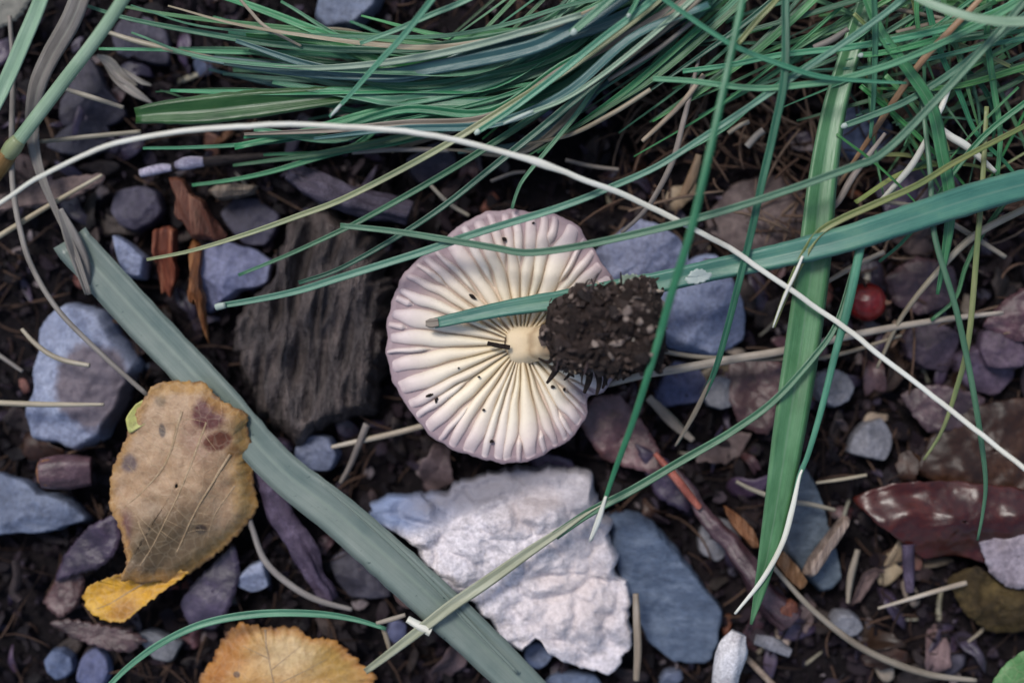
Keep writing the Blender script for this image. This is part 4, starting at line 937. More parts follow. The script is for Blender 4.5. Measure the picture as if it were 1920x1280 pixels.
shard('splinter', 'tan wood splinter lying over the long blue slate', [(1582, 966), (1594, 975), (1572, 1012), (1545, 1050), (1522, 1082), (1505, 1078), (1518, 1048), (1548, 1008)], .3, .34, SH_T, 55, 13)
twig('splinter', 'thin tan splinter in the dark litter near the violet stick', [(1608, 1030), (1595, 1080), (1590, 1130)], [.15, .1], [10, 12, 6], SPLT, 'splinter', flat=.5)
twig('violet_stick', 'small violet stick standing beside the glossy brown leaf', [(1702, 1020), (1703, 1060), (1706, 1108)], [.35, .2], [24, 22, 16], BARKP, 'stick', rough=.1)
twig('pale_stub', 'white stubby stick end below the slate slab', [(1384, 1186), (1372, 1215), (1362, 1260), (1358, 1310)], [.75, .7, .4], [30, 62, 44, 46], WHITEB, 'stick', rough=.25, sides=22)
twig('pale_chip', 'small pale grey chip beside the white stubby stick', [(1415, 1198), (1450, 1208), (1482, 1224)], [.3, .25], [20, 24, 14], GREYST, 'chip', flat=.5)
shard('rust_shard', 'rust brown shard of wood above the red splinters', [(318, 332), (345, 338), (362, 365), (380, 378), (400, 410), (424, 440), (412, 458), (385, 448), (362, 452), (345, 425), (328, 405), (332, 370)], .1, .42, SH_V, 115, 3)
shard('red_splinter', 'broad red brown splinter beside the pointed blue shard', [(288, 432), (312, 420), (330, 432), (328, 470), (332, 505), (322, 540), (316, 562), (306, 545), (300, 552), (297, 510), (286, 470)], .1, .42, SH_V, 92, 5)
shard('red_splinter', 'slender red brown splinter ending in a thin straw point', [(352, 470), (362, 452), (376, 466), (374, 510), (380, 560), (386, 610), (388, 642), (380, 625), (370, 575), (366, 560), (362, 575), (354, 560), (358, 515)], .25, .34, SH_V, 95, 7)
shard('tan_chip', 'flat tan chip below the dark green blades', [(390, 356), (412, 348), (450, 345), (480, 348), (476, 362), (440, 372), (408, 374)], .1, .3, SH_T, 5, 15, 'chip')
hk = empty('seed_husk', P(235, 150, 0), 'split tan seed husk next to the pale jointed stalk', 'husk')
for pth, w_ in [([(182, 104), (205, 118), (232, 148), (258, 160)], [4, 24, 22, 4]), ([(196, 122), (222, 150), (255, 175), (286, 194)], [3, 18, 18, 3]), ([(228, 128), (262, 152), (284, 160)], [3, 12, 4])]:
    V, F, uv = ribbon_geo(pth, [.5, .55, .45], w_, fold=.5, seg=22); link('husk_valve', V, F, GREYS, hk, uv)
twig('brown_chip', 'brown papery chip on the torn edge of the flat blade', [(738, 1095), (760, 1120), (792, 1138)], [.75, .8], [16, 34, 10], PINKST, 'chip', flat=.3, rough=.3)
twig('curled_bark', 'curled grey brown bark scrap on soil near dark leaf', [(28, 1050), (32, 1080), (26, 1110), (40, 1125)], [.2, .2], [14, 16, 14], BARK, 'bark chip')
twig('orange_splinter', 'orange brown splinter standing above the blue stone', [(1310, 290), (1296, 335), (1280, 370)], [.5, .35], [12, 18, 12], ORANGE, 'splinter', flat=.6)
twig('tan_splinter', 'tan wood strip beneath the thin tall blade tip', [(1215, 745), (1260, 790), (1300, 825)], [.1, .15], [14, 18, 10], SPLT, 'splinter', flat=.5)
BERRY = mat_rock('berry_red', [(.11, .012, .012), (.17, .020, .018), (.22, .04, .03)], 1.2, .33, .1, .02, val=0, hue=0, spec=.6)
br = empty('berry', P(1625, 566, -.3), 'shiny red berry under the thin crossing blades', 'berry')
V = []; nb, kb = 32, 20
c3 = P(1625, 566, .2)
for j in range(kb):
    ph = math.pi * (j + .5) / kb
    for k in range(nb):
        a = 2 * math.pi * k / nb; R = .36 * (1 + .03 * nz(math.cos(a) * 2, math.sin(a) * 2, j * .2))
        V.append((c3[0] + R * math.sin(ph) * math.cos(a), c3[1] + R * math.sin(ph) * math.sin(a), c3[2] + R * .92 * math.cos(ph)))
link('fruit', V, rings_faces(nb, kb, True, True), BERRY, br)
straw('calyx', None, [(1655, 566), (1664, 568), (1672, 566)], [.3, .35], [16, 12, 5], BARKR, parent=br, rough=.4)

# ------------------------------------------------------------------ big blades and straws one can name
flat_ = [(134, 446), (150, 468), (270, 600), (400, 738), (520, 872), (640, 968), (800, 1110), (960, 1262), (1060, 1370)]
fb = rib('flat_grass_blade', 'wide flat grey green blade running under the yellow tipped leaf', flat_, [.75, .7, .75, .8, .85, .95, .9, .7], [72, 74, 72, 72, 80, 82, 76, 70], FLATB, fold=.34, twist=(0, 3, -3, 4), seg=70, edge=.05)
rib('torn_flap', 'curled grey torn end', [(112, 392), (135, 450), (152, 500), (163, 552)], [1.0, .95, .88, .82], [12, 30, 34, 10], GREYS, parent=fb, fold=.5, twist=(10, 30, 40))
rib('fold_crease', 'dark split along the blade middle', [(600, 905), (700, 990), (800, 1085), (900, 1190), (970, 1262)], [1.04, 1.06, 1.04, .98], [3, 12, 10, 6], FLATB, parent=fb, fold=.6, twist=(25, 30, 25))
wt = rib('wide_teal_blade', 'wide teal blade lying across the gills behind the soil clump', [(814, 606), (880, 592), (960, 576), (1060, 561), (1150, 545), (1245, 527), (1340, 505), (1450, 482), (1580, 450), (1700, 412), (1830, 370), (2000, 325)],
         [1.36, 1.40, 1.45, 1.55, 1.7, 1.9, 2.0, 2.0, 1.8, 1.6], [20, 28, 36, 40, 40, 42, 47, 50, 53, 57, 58, 54], WIDET, fold=.12, twist=(4, -3, 3, 0), seg=80, edge=.07)
rib('pale_tip', 'papery pale blade end', [(798, 606), (808, 606), (822, 604)], [1.35, 1.37, 1.385], [10, 20, 16], TAN, parent=wt, fold=.1)
for i, (x, y, a, b) in enumerate([(1306, 520, 24, 16), (1180, 522, 20, 9), (1110, 572, 22, 7)]):
    V, F = leaf_geo(blob(x, y, a, b, -12, n=10, seed=i, j=.35), lambda x_, y_, s, i=i: 2.06 - .2 * (i > 0) - .28 * (i == 2) + .02 * s, i, n=50, K=6, serr=.03, teeth=9, th=.01, zref=2.0, crinkle=.05)
    o = link('torn_flake', V, F, [TIPW, PALEG, PALEG][i], wt)
bl = rib('broad_grass_leaf', 'broad fresh green leaf hanging down past the red berry', [(1650, -70), (1618, 20), (1590, 110), (1562, 210), (1540, 340), (1525, 480), (1503, 640), (1480, 790), (1452, 970), (1428, 1090), (1408, 1170)],
         [1.3, 1.4, 1.55, 1.6, 1.55, 1.6, 1.5, 1.3], [30, 36, 44, 52, 62, 66, 68, 64, 54, 38, 5], LEAFG, fold=.30, twist=(-6, 4, 6, 0), seg=70)
wl = straw('white_straw', 'long bright white straw arching across the whole patch', [(-60, 415), (0, 377), (75, 330), (200, 277), (330, 248), (480, 236), (620, 234), (760, 246), (900, 275), (1040, 315), (1180, 370), (1290, 425), (1380, 472), (1440, 515), (1560, 596), (1700, 705), (1820, 797), (1980, 925)],
           [2.3, 2.6, 2.8, 2.8, 2.6, 2.3, 1.95, 1.85, 2.1, 2.3], [8, 10, 11, 11, 10, 10], WHITES, flat=.6, seg=120, nodes=(.49,), rough=.08, wobble=.05)
# pale jointed stalk
st = empty('jointed_grass_stalk', P(5, 300, -.2), 'thick pale green jointed stalk with a brown sheath at its foot', 'grass stalk')
straw('culm', None, [(255, -40), (190, 60), (110, 165), (30, 270)], [2.6, 2.2, 1.6, 1.2], [24, 25, 26, 27], PALEG, parent=st, sides=14, flat=.7, seg=30)
straw('node', None, [(36, 262), (24, 277), (14, 290)], [1.26, 1.2, 1.12], [27, 34, 29], YELG, parent=st, sides=14, seg=12)
straw('sheath', 'orange brown dry sheath', [(18, 284), (4, 306), (-14, 340)], [1.15, .95, .7], [30, 34, 20], ORANGE, parent=st, sides=14, seg=14, rough=.15)
rib('pale_green_blade', 'pale yellow green wide blade crossing behind the jointed stalk', [(95, -60), (78, 0), (45, 80), (10, 160), (-30, 240)], [2.2, 1.9, 1.5], [26, 30, 30, 26], PALEG, fold=.3)
rib('dry_grass_leaf', 'withered grey tan leaf tapering to a straw over the flat blade end', [(165, -40), (135, 40), (95, 110), (70, 170), (62, 250), (75, 320), (105, 395), (140, 470), (168, 552)], [1.3, 1.1, .9, .9, 1.0], [36, 40, 36, 30, 20, 12, 11, 8], GREYS, cat='straw', fold=.35, seg=46)
straw('tan_straw', 'long tan straw bending round the two tone stone to the brown leaf', [(18, 30), (24, 130), (22, 250), (24, 350), (40, 440), (62, 505), (112, 585), (195, 668), (276, 740)], [1.0, .9, .95, 1.0, .9], [9, 11, 11, 10, 9], GREYS, seg=60)
straw('tan_straw', 'tan straw crossing under the white straw onto the leaf strip', [(-30, 462), (0, 442), (60, 405), (115, 372), (192, 328)], [.8, .75, .6], [10, 11, 9, 6], TAN)
straw('curved_straw', 'short pale curved straw lying on the two tone stone', [(41, 617), (62, 640), (90, 662), (122, 676), (168, 685)], [.75, .9, .95], [7, 10, 10, 9], TAN)
straw('horizontal_straw', 'straight pale straw reaching onto the lower two tone stone', [(-30, 753), (0, 755), (90, 758), (195, 758)], [.7, .85, .9], [11, 11, 6], TAN)
straw('short_straw', 'short grey straw at the side of the two tone stone', [(-20, 655), (0, 667), (42, 696)], [.5, .5], [9, 9, 7], GREYS)
straw('grey_stalk', 'curved grey stalk coming out under the yellow tipped leaf', [(466, 965), (473, 990), (498, 1053), (550, 1100), (600, 1126), (660, 1142)], [.5, .5, .45], [10, 12, 13, 12, 8], GREYS)
rib('arched_blade', 'thin pale green blade arching over the orange leaf', [(190, 1300), (240, 1250), (300, 1206), (370, 1172), (440, 1155), (515, 1148), (600, 1150), (665, 1160), (724, 1178)], [1.1, 1.2, 1.2, 1.0], [9, 13, 15, 14, 7], TEAL, fold=.5, seg=46)
rib('yellowing_blade', 'long thin blade turning yellow where it crosses the white quartz', [(1600, 500), (1568, 606), (1527, 667), (1452, 750), (1370, 810), (1280, 862), (1190, 915), (1104, 960), (1040, 1003)], [1.7, 1.8, 1.7, 1.5, 1.3], [9, 12, 14, 15, 17, 18], TEAL, fold=.5, twist=(10, -10, 10), seg=54)
rib('yellow_stalk', 'pale yellow stalk lying over white quartz and flat blade', [(1175, 918), (1104, 958), (1045, 998), (984, 1039), (915, 1088), (846, 1135), (780, 1186), (720, 1232), (685, 1258)], [1.46, 1.38, 1.3, 1.22, 1.18, 1.12, .8], [2, 8, 17, 22, 24, 22, 18, 12], PALEY, cat='grass stalk', fold=.35, seg=40)
straw('tall_thin_blade', 'long thin upright blade crossing the white straw with pale point', [(1402, -60), (1392, 0), (1373, 90), (1335, 265), (1296, 430), (1262, 540), (1228, 660), (1190, 780), (1150, 890), (1122, 975), (1108, 1012)], [3.2, 3.4, 3.4, 3.0, 2.4, 1.6], [13, 14, 15, 16, 15, 12, 6], TEAL, 'grass blade', flat=.5, seg=70, sides=8)
straw('pale_point', 'whitish straw tip lying on the white quartz', [(1136, 930), (1122, 975), (1106, 1014)], [2.05, 1.89, 1.68], [5, 12, 6], WHITES, seg=12)
db_ = rib('drooping_blade', 'drooping blade with a tan tip between pink stone and broad leaf', [(1474, -50), (1472, 0), (1471, 137), (1452, 240), (1428, 344), (1407, 440), (1385, 530), (1345, 680), (1310, 760), (1270, 832)], [2.4, 2.4, 2.2, 1.9, 1.5, .8], [15, 16, 15, 14, 12, 5], GREEN, fold=.4, seg=60)
straw('dry_tip', 'tan dry tip', [(1334, 705), (1310, 760), (1288, 800), (1266, 836)], [1.35, 1.2, 1.02, .82], [4, 10, 9, 4], TAN, parent=db_, flat=.6, seg=20)
straw('split_straw', 'pale straw under the soil clump running to the mauve stones', [(1140, 720), (1210, 702), (1280, 690), (1380, 672), (1470, 657), (1624, 623), (1760, 600), (1880, 586)], [.75, .8, .75, .6], [12, 17, 16, 15, 13, 8], TAN, seg=44)
straw('split_straw', 'thin pale straw lying below the longer straw by the soil clump', [(1225, 655), (1300, 668), (1380, 672), (1470, 672), (1534, 671), (1600, 657), (1690, 628)], [.65, .65, .55], [9, 10, 9, 7], TAN, seg=40)
rib('white_tip_blade', 'yellowing blade hooking down to a white point before the broad leaf', [(1960, 215), (1920, 237), (1795, 302), (1720, 347), (1640, 383), (1575, 412), (1532, 440), (1500, 492), (1472, 555), (1450, 613)], [1.6, 1.9, 2.0, 2.0, 1.9, 1.7], [9, 11, 12, 14, 15, 7], YELG, fold=.45, seg=56)
straw('white_hook', 'white dry hooked straw point hanging beside the broad leaf', [(1505, 480), (1490, 515), (1470, 558), (1449, 614)], [2.0, 1.95, 1.85, 1.7], [5, 7, 6, 3], WHITES, seg=20)
sb_ = straw('side_blade', 'thin blade with whitish end curving beside the broad leaf tip', [(1622, 420), (1612, 470), (1590, 575), (1565, 667), (1541, 764), (1515, 852), (1498, 895), (1484, 960), (1466, 1020), (1430, 1085), (1380, 1148)], [1.9, 1.8, 1.7, 1.6, 1.2], [17, 18, 14, 12, 9, 9, 5], TEAL, 'grass blade', flat=.5, seg=60)
straw('pale_end', 'whitish dry end', [(1504, 880), (1498, 897), (1484, 960), (1466, 1020), (1430, 1085), (1378, 1150)], [1.72, 1.68, 1.62, 1.45, 1.26], [4, 11, 11, 10, 9, 5], WHITES, parent=sb_, flat=.6, seg=34)
straw('side_blade', 'slender blade drooping over the glossy brown leaf', [(1728, 180), (1744, 323), (1752, 440), (1790, 570), (1815, 680), (1836, 800), (1848, 900), (1843, 960), (1833, 1012)], [1.6, 1.8, 1.9, 1.7, 1.2], [9, 11, 12, 12, 11, 5], TEAL, 'grass blade', flat=.5, seg=60)
straw('side_blade', 'fine blade fading yellow above the broad dark brown leaf', [(1850, 200), (1843, 330), (1834, 440), (1816, 636), (1790, 740), (1765, 810), (1732, 862)], [1.5, 1.5, 1.2, .7], [9, 11, 12, 11, 5], YELG, 'grass blade', flat=.5, seg=48)
straw('long_curved_straw', 'long curved tan straw on dark litter past the grey pebble', [(1440, 1050), (1470, 1085), (1520, 1139), (1590, 1197), (1658, 1235), (1744, 1264), (1830, 1275)], [.55, .55, .5, .45], [8, 11, 14, 14, 9], TAN, seg=46)
straw('cream_straw', 'short cream straw pointing to the rotting yellow brown leaf', [(1646, 1140), (1700, 1124), (1760, 1106), (1812, 1092)], [.3, .4, .4], [5, 9, 10], TAN)
straw('pale_straw', 'short pale straw crossing behind the broad leaf tip', [(1380, 902), (1412, 918), (1470, 938), (1520, 945), (1566, 956)], [.45, .5, .45], [7, 11, 10, 8], TAN)
straw('pale_straw', 'thin straw beside the top of the glossy rolled leaf', [(1530, 905), (1580, 898), (1625, 890)], [.4, .4], [5, 7, 6], TAN)
straw('upright_straw', 'straight pale straw standing between quartz and slate slab', [(1192, 1112), (1194, 1160), (1196, 1220), (1193, 1275)], [.65, .65, .6], [11, 15, 15, 12], TAN)
straw('stub_straw', 'broken straw beside the white stubby stick', [(1392, 1225), (1425, 1258), (1465, 1300)], [.35, .3], [12, 13, 12], CHIPT)
straw('grey_pink_straw', 'pale grey straw curving from the grass to the blue stone', [(1310, 110), (1296, 170), (1282, 225), (1262, 300), (1228, 368), (1200, 405), (1165, 437)], [1.4, 1.5, 1.3, 1.0], [7, 10, 12, 10, 7], GREYS, seg=40)
straw('wood_edge_straw', 'tan straw emerging from beneath the mushroom cap rim', [(622, 838), (680, 825), (740, 812), (800, 796)], [.35, .5, .6], [8, 11, 12, 12], TAN)
straw('wood_edge_straw', 'brown speckled straw standing below the rotten wood', [(688, 795), (672, 835), (655, 875), (638, 905)], [.6, .45, .35], [14, 13, 11, 8], GREYS)
straw('cut_straw', 'small broken straw bits lying on the flat blade', [(706, 1168), (735, 1160), (760, 1152)], [1.0, 1.05], [8, 10, 8], TAN, group=None)
straw('cut_straw', 'white broken stem joint lying on the flat blade', [(764, 1160), (785, 1172), (808, 1183)], [1.12, 1.1], [14, 18, 20], WHITES, rough=.3)
straw('cut_straw', 'upright broken straw bit beside the orange leaf', [(718, 1176), (726, 1200), (732, 1224)], [.9, .7], [9, 10, 7], TAN)
straw('straw_bit', 'thin tan straw under the berry and broad leaf', [(1658, 472), (1600, 500), (1545, 532)], [.9, .8], [9, 11, 7], TAN)
straw('straw_bit', 'long tan straw slanting past the red berry', [(1935, 385), (1830, 440), (1761, 506), (1692, 592), (1644, 690)], [1.2, 1.1, .9, .5], [13, 15, 12, 9, 6], TAN, seg=36)
straw('straw_bit', 'pale kinked straw beside the wide teal blade', [(1640, 378), (1690, 382), (1740, 395), (1795, 425), (1885, 482)], [.9, .9, .7], [8, 9, 11, 9], TAN, seg=30)
straw('white_straw_bit', 'short white straw standing over the dark leaf fragment', [(1738, 260), (1716, 300), (1692, 332), (1648, 380)], [1.5, 1.4, 1.1], [10, 13, 12, 7], WHITES)
kb_ = straw('kinked_straw', 'pale bent straw with a bright kink in the dense grass', [(1778, 168), (1766, 200), (1753, 230), (1780, 255), (1814, 276), (1866, 322)], [1.5, 1.6, 1.5, 1.3], [10, 12, 15, 15, 8], WHITES, seg=36)
straw('orange_straw', 'orange brown dry blade running down through the green grass', [(1860, -30), (1837, 0), (1780, 60), (1727, 117), (1672, 195), (1624, 268), (1572, 347)], [2.2, 2.0, 1.5, .9], [10, 13, 14, 11, 6], ORANGE, rough=.2, flat=.5, seg=40)
rib('green_folded_leaf', 'short wide folded green leaf with a ragged brown end', [(255, 218), (300, 213), (380, 208), (480, 197), (580, 186), (700, 172), (820, 150)], [.95, 1.1, 1.2, 1.2, 1.2], [30, 54, 56, 48, 32, 22, 14], DARKG, cat='grass leaf', fold=.45, seg=44, edge=.08)
straw('ragged_straw', 'pale straw leading to the ragged folded leaf', [(118, 166), (170, 182), (232, 202)], [.8, .9], [8, 10, 8], TAN)
straw('ragged_straw', 'thin straw joining the lower corner of the folded leaf', [(75, 266), (150, 258), (264, 247)], [.8, .9], [8, 10, 9], TAN)
straw('ragged_straw', 'tan straw above the folded leaf turning into grass', [(200, 60), (250, 76), (325, 95), (400, 110)], [.9, 1.1], [8, 11, 12, 9], TAN)
rib('bent_blade', 'thin green blade kinked over the upper gills with pale spot', [(638, 423), (740, 434), (846, 451), (930, 465), (984, 474), (1060, 466), (1160, 446), (1280, 417), (1420, 376), (1590, 316), (1658, 285), (1761, 182), (1864, 69), (1940, -20)], [1.8, 2.0, 2.1, 2.3, 2.4, 2.4, 2.4], [10, 13, 14, 15, 14, 15, 15, 14], TEAL, fold=.45, seg=80)
rib('crossing_blade', 'thin blade with white cut tip crossing the rotten wood and upper gills', [(408, 574), (480, 562), (560, 545), (640, 520), (730, 492), (805, 468), (891, 438), (1052, 388), (1160, 345), (1238, 309), (1330, 250), (1480, 150), (1640, 40), (1740, -40)], [1.3, 1.7, 1.9, 2.0, 2.1, 2.2, 2.3, 2.3], [11, 14, 15, 14, 12, 12, 12, 12], TEAL, fold=.45, seg=80)
straw('white_cut_tip', 'white cut blade tip above the rotten wood', [(405, 576), (412, 574), (422, 572)], [1.36, 1.38, 1.41], [13, 14, 12], TIPW, 'grass tip', seg=8)
rib('curled_top_blade', 'glossy pale teal blade curling at the upper corner', [(1690, -30), (1723, -2), (1780, 22), (1847, 39), (1920, 42), (1980, 30)], [2.6, 2.9, 2.8], [16, 20, 22, 20], PALEG, fold=.3, seg=30, twist=(0, 25, 10))

# ------------------------------------------------------------------ the grass tuft whose blades sweep over the patch
tuft = empty('grass_tuft', (*P(1560, -230, 0)[:2], -.4), 'dense tuft of fine blue green grass sweeping over the stones above the mushroom', 'grass tuft')
def tb(path, z, w, mat, **k):
    rib('blade', None, path, z, w, mat, parent=tuft, seg=k.pop('seg', max(18, 6 * len(path))), **k)
TR = [  # traced blades
    ([(150, 7), (240, 35), (380, 62), (520, 84), (640, 93), (777, 92), (950, 66), (1087, 34), (1250, -40)], [1.0, 1.3, 1.6, 2.0], [6, 12, 14, 16, 16], GREEN),
    ([(405, -10), (460, 8), (515, 28), (640, 75), (760, 100), (900, 90), (1060, 40), (1200, -30)], [1.0, 1.3, 1.6], [12, 18, 18, 16], GREEN),
    ([(185, 92), (300, 94), (420, 98), (560, 100), (700, 108), (850, 100), (1000, 70), (1180, -20)], [1.0, 1.2, 1.5], [5, 10, 13, 14], TEAL),
    ([(325, 95), (400, 112), (480, 130), (560, 142), (640, 160), (760, 172), (900, 165), (1050, 120), (1200, 30), (1280, -40)], [1.1, 1.3, 1.7], [8, 13, 16, 16], TEAL),
    ([(360, 105), (480, 125), (600, 138), (720, 140), (812, 127), (983, 93), (1060, 60), (1121, 27), (1220, -40)], [1.2, 1.5, 1.9, 2.2], [10, 18, 26, 28, 22], BLUE),
    ([(420, 120), (560, 128), (700, 120), (850, 95), (1000, 55), (1090, 28)], [1.4, 1.8, 2.2], [6, 12, 15, 13], PALEG),
    ([(268, 278), (350, 277), (447, 272), (540, 262), (640, 240), (780, 215), (900, 185), (1050, 125), (1200, 40), (1300, -40)], [.9, 1.1, 1.5], [5, 11, 14, 15], TEAL),
    ([(360, 347), (430, 338), (515, 320), (640, 283), (760, 262), (880, 222), (1000, 160), (1150, 60), (1250, -30)], [.7, .9, 1.3], [6, 13, 16, 15], GREEN),
    ([(440, 276), (560, 250), (700, 210), (850, 185), (1000, 140), (1150, 70), (1270, -20)], [1.0, 1.3, 1.6], [12, 14, 14], GREEN),
    ([(675, 82), (740, 58), (800, 32), (880, -2), (960, -50)], [2.0, 2.3], [8, 11, 12], TEAL),
    ([(618, 220), (660, 175), (710, 118), (750, 75), (790, 25), (840, -40)], [1.9, 2.3, 2.6], [7, 11, 12, 12], TEAL),
    ([(1071, 64), (1110, 30), (1150, -5), (1190, -40)], [2.2, 2.4], [15, 16, 15], TEAL),
    ([(1177, 32), (1192, 5), (1210, -40)], [2.3, 2.4], [9, 11], TEAL),
    ([(892, 250), (960, 205), (1040, 145), (1120, 80), (1200, 20), (1270, -40)], [2.0, 2.1, 2.3], [10, 13, 14, 14], TEAL),
    ([(944, 231), (985, 214), (1055, 188), (1130, 140), (1230, 60), (1330, -30)], [2.0, 2.2], [7, 9, 11], PALEG),
    ([(275, 487), (360, 470), (460, 440), (560, 405), (640, 375), (740, 325), (846, 266), (960, 195), (1080, 120), (1200, 30), (1280, -40)], [1.2, 1.4, 1.7, 1.9, 2.0], [6, 11, 13, 14, 14], YELG),
    ([(447, 516), (540, 478), (640, 432), (680, 412), (800, 345), (915, 275), (1052, 182), (1155, 93), (1260, 0), (1310, -50)], [.9, 1.2, 1.7, 2.0], [6, 12, 14, 14], GREEN),
    ([(560, 530), (640, 502), (757, 436), (840, 380), (915, 320), (1018, 237), (1110, 160), (1210, 70), (1330, -40)], [1.4, 1.7, 2.0], [8, 12, 15, 15], GREEN),
    ([(960, 392), (968, 365), (984, 333), (1040, 265), (1087, 206), (1155, 103), (1250, -30)], [1.3, 1.6, 2.0], [6, 9, 12, 13], GREEN),
    ([(1224, 148), (1280, 151), (1325, 156), (1380, 163), (1435, 166), (1500, 160), (1580, 148), (1700, 110), (1850, 40), (1950, -20)], [2.2, 2.3, 2.3], [10, 12, 13, 13], TEAL),
    ([(1205, -30), (1280, 24), (1330, 58), (1383, 90), (1460, 120), (1538, 144), (1620, 152), (1700, 156)], [2.6, 2.5, 2.2], [9, 10, 10, 5], TEAL),
    ([(1480, -40), (1455, 0), (1420, 38), (1384, 82)], [2.4, 2.2], [9, 12, 10], YELG),
    ([(1280, 134), (1370, 122), (1465, 103), (1600, 88), (1727, 65), (1850, 30), (1950, -20)], [1.8, 2.0], [9, 13, 13], TEAL),
    ([(1578, 238), (1640, 215), (1700, 190), (1780, 140), (1870, 70), (1960, 0)], [1.7, 1.9], [12, 14, 14], TEAL),
    ([(1610, 104), (1640, 102), (1700, 90), (1790, 62), (1900, 10)], [1.9, 2.0], [11, 12, 12], GREEN),
    ([(1636, -40), (1640, 60), (1638, 180), (1632, 260)], [2.2, 1.6], [13, 12, 6], GREEN),
    ([(1610, -40), (1650, 60), (1700, 130), (1745, 200), (1765, 290), (1780, 380), (1772, 470), (1757, 552)], [2.0, 1.8, 1.4], [16, 20, 24, 26, 22, 7], GREEN),
    ([(1745, 600), (1790, 560), (1810, 500), (1840, 440), (1890, 370), (1950, 280)], [.8, 1.2], [7, 10, 10], GREEN),
    ([(1648, 490), (1690, 455), (1740, 395), (1790, 320), (1850, 250), (1940, 180)], [1.3, 1.7], [6, 11, 12], TEAL),
    ([(1280, 285), (1360, 240), (1430, 180), (1520, 120), (1620, 60), (1720, -30)], [1.1, 1.6], [8, 12, 12], GREEN),
    ([(1870, 330), (1875, 250), (1862, 160), (1850, 60), (1860, -40)], [1.3, 1.7], [8, 13, 13], GREEN),
    ([(1905, 330), (1880, 300), (1830, 250), (1800, 180), (1760, 90), (1730, -30)], [1.1, 1.7], [6, 11, 13], GREEN),
]
for i, (pth, z, w, m) in enumerate(TR): tb(pth, z, w, m, fold=.4, twist=(rnd.uniform(-20, 20), rnd.uniform(-20, 20)), seed=i)
# pale cut tips of the tuft
for (x, y, x2, y2, z, w) in [(1071, 66, 1080, 56, 2.25, 17), (1176, 34, 1181, 26, 2.35, 11), (890, 252, 899, 244, 2.06, 14), (944, 232, 1000, 208, 2.1, 9), (1577, 239, 1588, 234, 1.78, 14), (1608, 105, 1618, 103, 1.95, 12), (620, 218, 640, 196, 2.0, 9), (408, 574, 414, 573, 1.38, 9)]:
    straw('blade_tip', None, [(x, y), ((x + x2) / 2, (y + y2) / 2), (x2, y2)], [z, z + .01], [w * .35, w * .8, w * .6], TIPW, parent=tuft, seg=8, flat=.6)
r = random.Random(31)
for i in range(56):                                    # sweeping family
    a = (i + r.random()) / 56; xl = r.uniform(180, 760) + 120 * a
    y = lambda k0, k1: k0 + (k1 - k0) * a + r.uniform(-24, 24)
    yl = y(15, 300)
    pth = [(xl, yl), (xl + 160, y(45, 285) if xl < 500 else y(70, 255))]
    for x, k0, k1 in ((760, 88, 240), (920, 72, 225), (1060, 25, 165), (1190, -35, 85), (1330, -90, 0)):
        if x > xl + 240: pth.append((x, y(k0, k1)))
    zb = r.uniform(.5, 1.5); wd = r.choice([9, 12, 14, 16, 18, 22, 26, 30])
    tb(pth, [zb, zb + .3, zb + .7], [wd * .3, wd * .9, wd, wd], r.choice([GREEN, GREEN, GREEN, TEAL, TEAL, BLUE, TAN if i % 3 == 0 else GREEN]), fold=r.uniform(.2, .6), twist=(r.uniform(-40, 40), r.uniform(-40, 40)), seed=i)
for i in range(42):                                    # straight diagonals
    x0, y0 = r.uniform(780, 1290), r.uniform(90, 300); k = r.uniform(.75, 1.25); L = r.uniform(300, 520)
    pth = [(x0, y0)]
    for q in (.3, .6, 1.0): pth.append((x0 + L * q, y0 - L * q * k * (.7 + .3 * q) + r.uniform(-8, 8)))
    zb = r.uniform(.4, 1.5); wd = r.choice([8, 9, 10, 12, 14])
    tb(pth, [zb, zb + .6], [wd * .3, wd, wd], r.choice([GREEN, GREEN, TEAL]), fold=.4, twist=(r.uniform(-40, 40),), seed=i + 90)
for i in range(34):                                    # towards the upper corner
    x0, y0 = r.uniform(1250, 1700), r.uniform(20, 240); L = r.uniform(300, 650); k = r.uniform(.1, .75)
    pth = [(x0, y0)]
    for q in (.35, .7, 1.0): pth.append((x0 + L * q, y0 - L * q * k * (.6 + .4 * q) + r.uniform(-14, 14)))
    zb = r.uniform(.3, 1.5); wd = r.choice([6, 8, 9, 10, 12, 14])
    tb(pth, [zb, zb + .4], [wd * .3, wd, wd], r.choice([GREEN, GREEN, TEAL, TEAL, LEAFG]), fold=.4, twist=(r.uniform(-40, 40),), seed=i + 150)
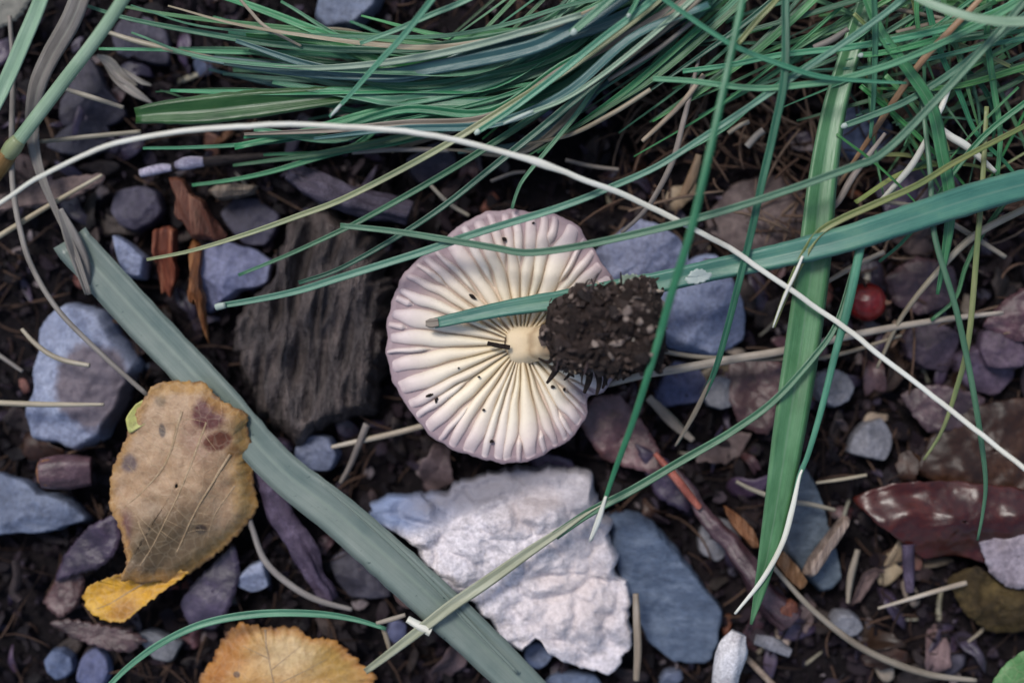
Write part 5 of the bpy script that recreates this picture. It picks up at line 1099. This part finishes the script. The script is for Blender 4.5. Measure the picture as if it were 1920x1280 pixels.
for i in range(50):                                    # tangle in the corner
    x0, y0 = r.uniform(1620, 1960), r.uniform(40, 430); a = r.uniform(.8, 2.6); L = r.uniform(130, 380); c = r.uniform(-.5, .5)
    pth = [(x0, y0)]
    for q in (1, 2, 3): pth.append((pth[-1][0] + math.cos(a + c * q) * L / 3, pth[-1][1] - math.sin(a + c * q) * L / 3))
    zb = r.uniform(.3, 1.3); wd = r.choice([5, 6, 8, 9, 10])
    tb(pth, [zb, zb + .4], [wd * .3, wd, wd], r.choice([GREEN, GREEN, LEAFG, LEAFG, YELG]), fold=.4, twist=(r.uniform(-40, 40),), seed=i + 220)
# dead stems of the tuft
for pth, z, w, m in [([(1204, 265), (1240, 232), (1280, 192), (1320, 140)], [1.3, 1.6], [8, 11, 10], TAN), ([(984, 271), (1070, 252), (1150, 212), (1220, 168)], [1.2, 1.5], [6, 10, 9], TAN),
                     ([(1087, 172), (1180, 105), (1280, 27), (1340, -30)], [1.8, 2.2], [9, 12, 11], TAN), ([(1140, 150), (1230, 95), (1300, 40)], [1.7, 1.9], [8, 10, 8], GREYS), ([(1365, 250), (1388, 235), (1405, 228)], [.8, .9], [9, 9], TAN), ([(1400, 275), (1418, 255), (1432, 244)], [.7, .8], [14, 14], GREYS),
                     ([(1525, 90), (1560, 75), (1590, 55)], [1.3, 1.4], [12, 14, 10], GREYS), ([(1680, 62), (1750, 45), (1800, 30)], [1.4, 1.5], [10, 12, 9], TAN), ([(1640, 10), (1700, 22), (1780, 38)], [1.2, 1.3], [8, 9, 8], TAN), ([(1540, 400), (1570, 380), (1600, 330), (1660, 250)], [1.2, 1.5], [10, 14, 12, 7], GREYS),
                     ([(640, 222), (700, 214), (730, 212)], [1.1, 1.1], [8, 9, 7], TAN), ([(660, 285), (740, 280), (842, 282)], [.7, .7], [10, 11, 9], GREYS), ([(447, -5), (470, 22), (500, 52), (565, 87)], [1.6, 1.4], [6, 7, 5], TAN), ([(920, 340), (960, 325), (985, 322)], [.5, .5], [7, 8, 6], GREYS),
                     ([(805, 345), (840, 380), (880, 405)], [.5, .5], [7, 9, 8], TAN), ([(1060, 300), (1110, 312), (1160, 318)], [.4, .4], [7, 8, 7], GREYS)]:
    straw('dead_stem', None, pth, z, w, m, parent=tuft)

HIDE += [Q_OUT, wood, out, YOUT, TOUT, [(1150, 980), (1225, 985), (1340, 1150), (1325, 1240), (1220, 1200)], [(80, 610), (190, 600), (240, 690), (190, 820), (70, 810)], [(380, 1280), (450, 1180), (570, 1190), (690, 1280)], [(1030, 550), (1235, 545), (1230, 690), (1030, 690)]]
scatter_chips()
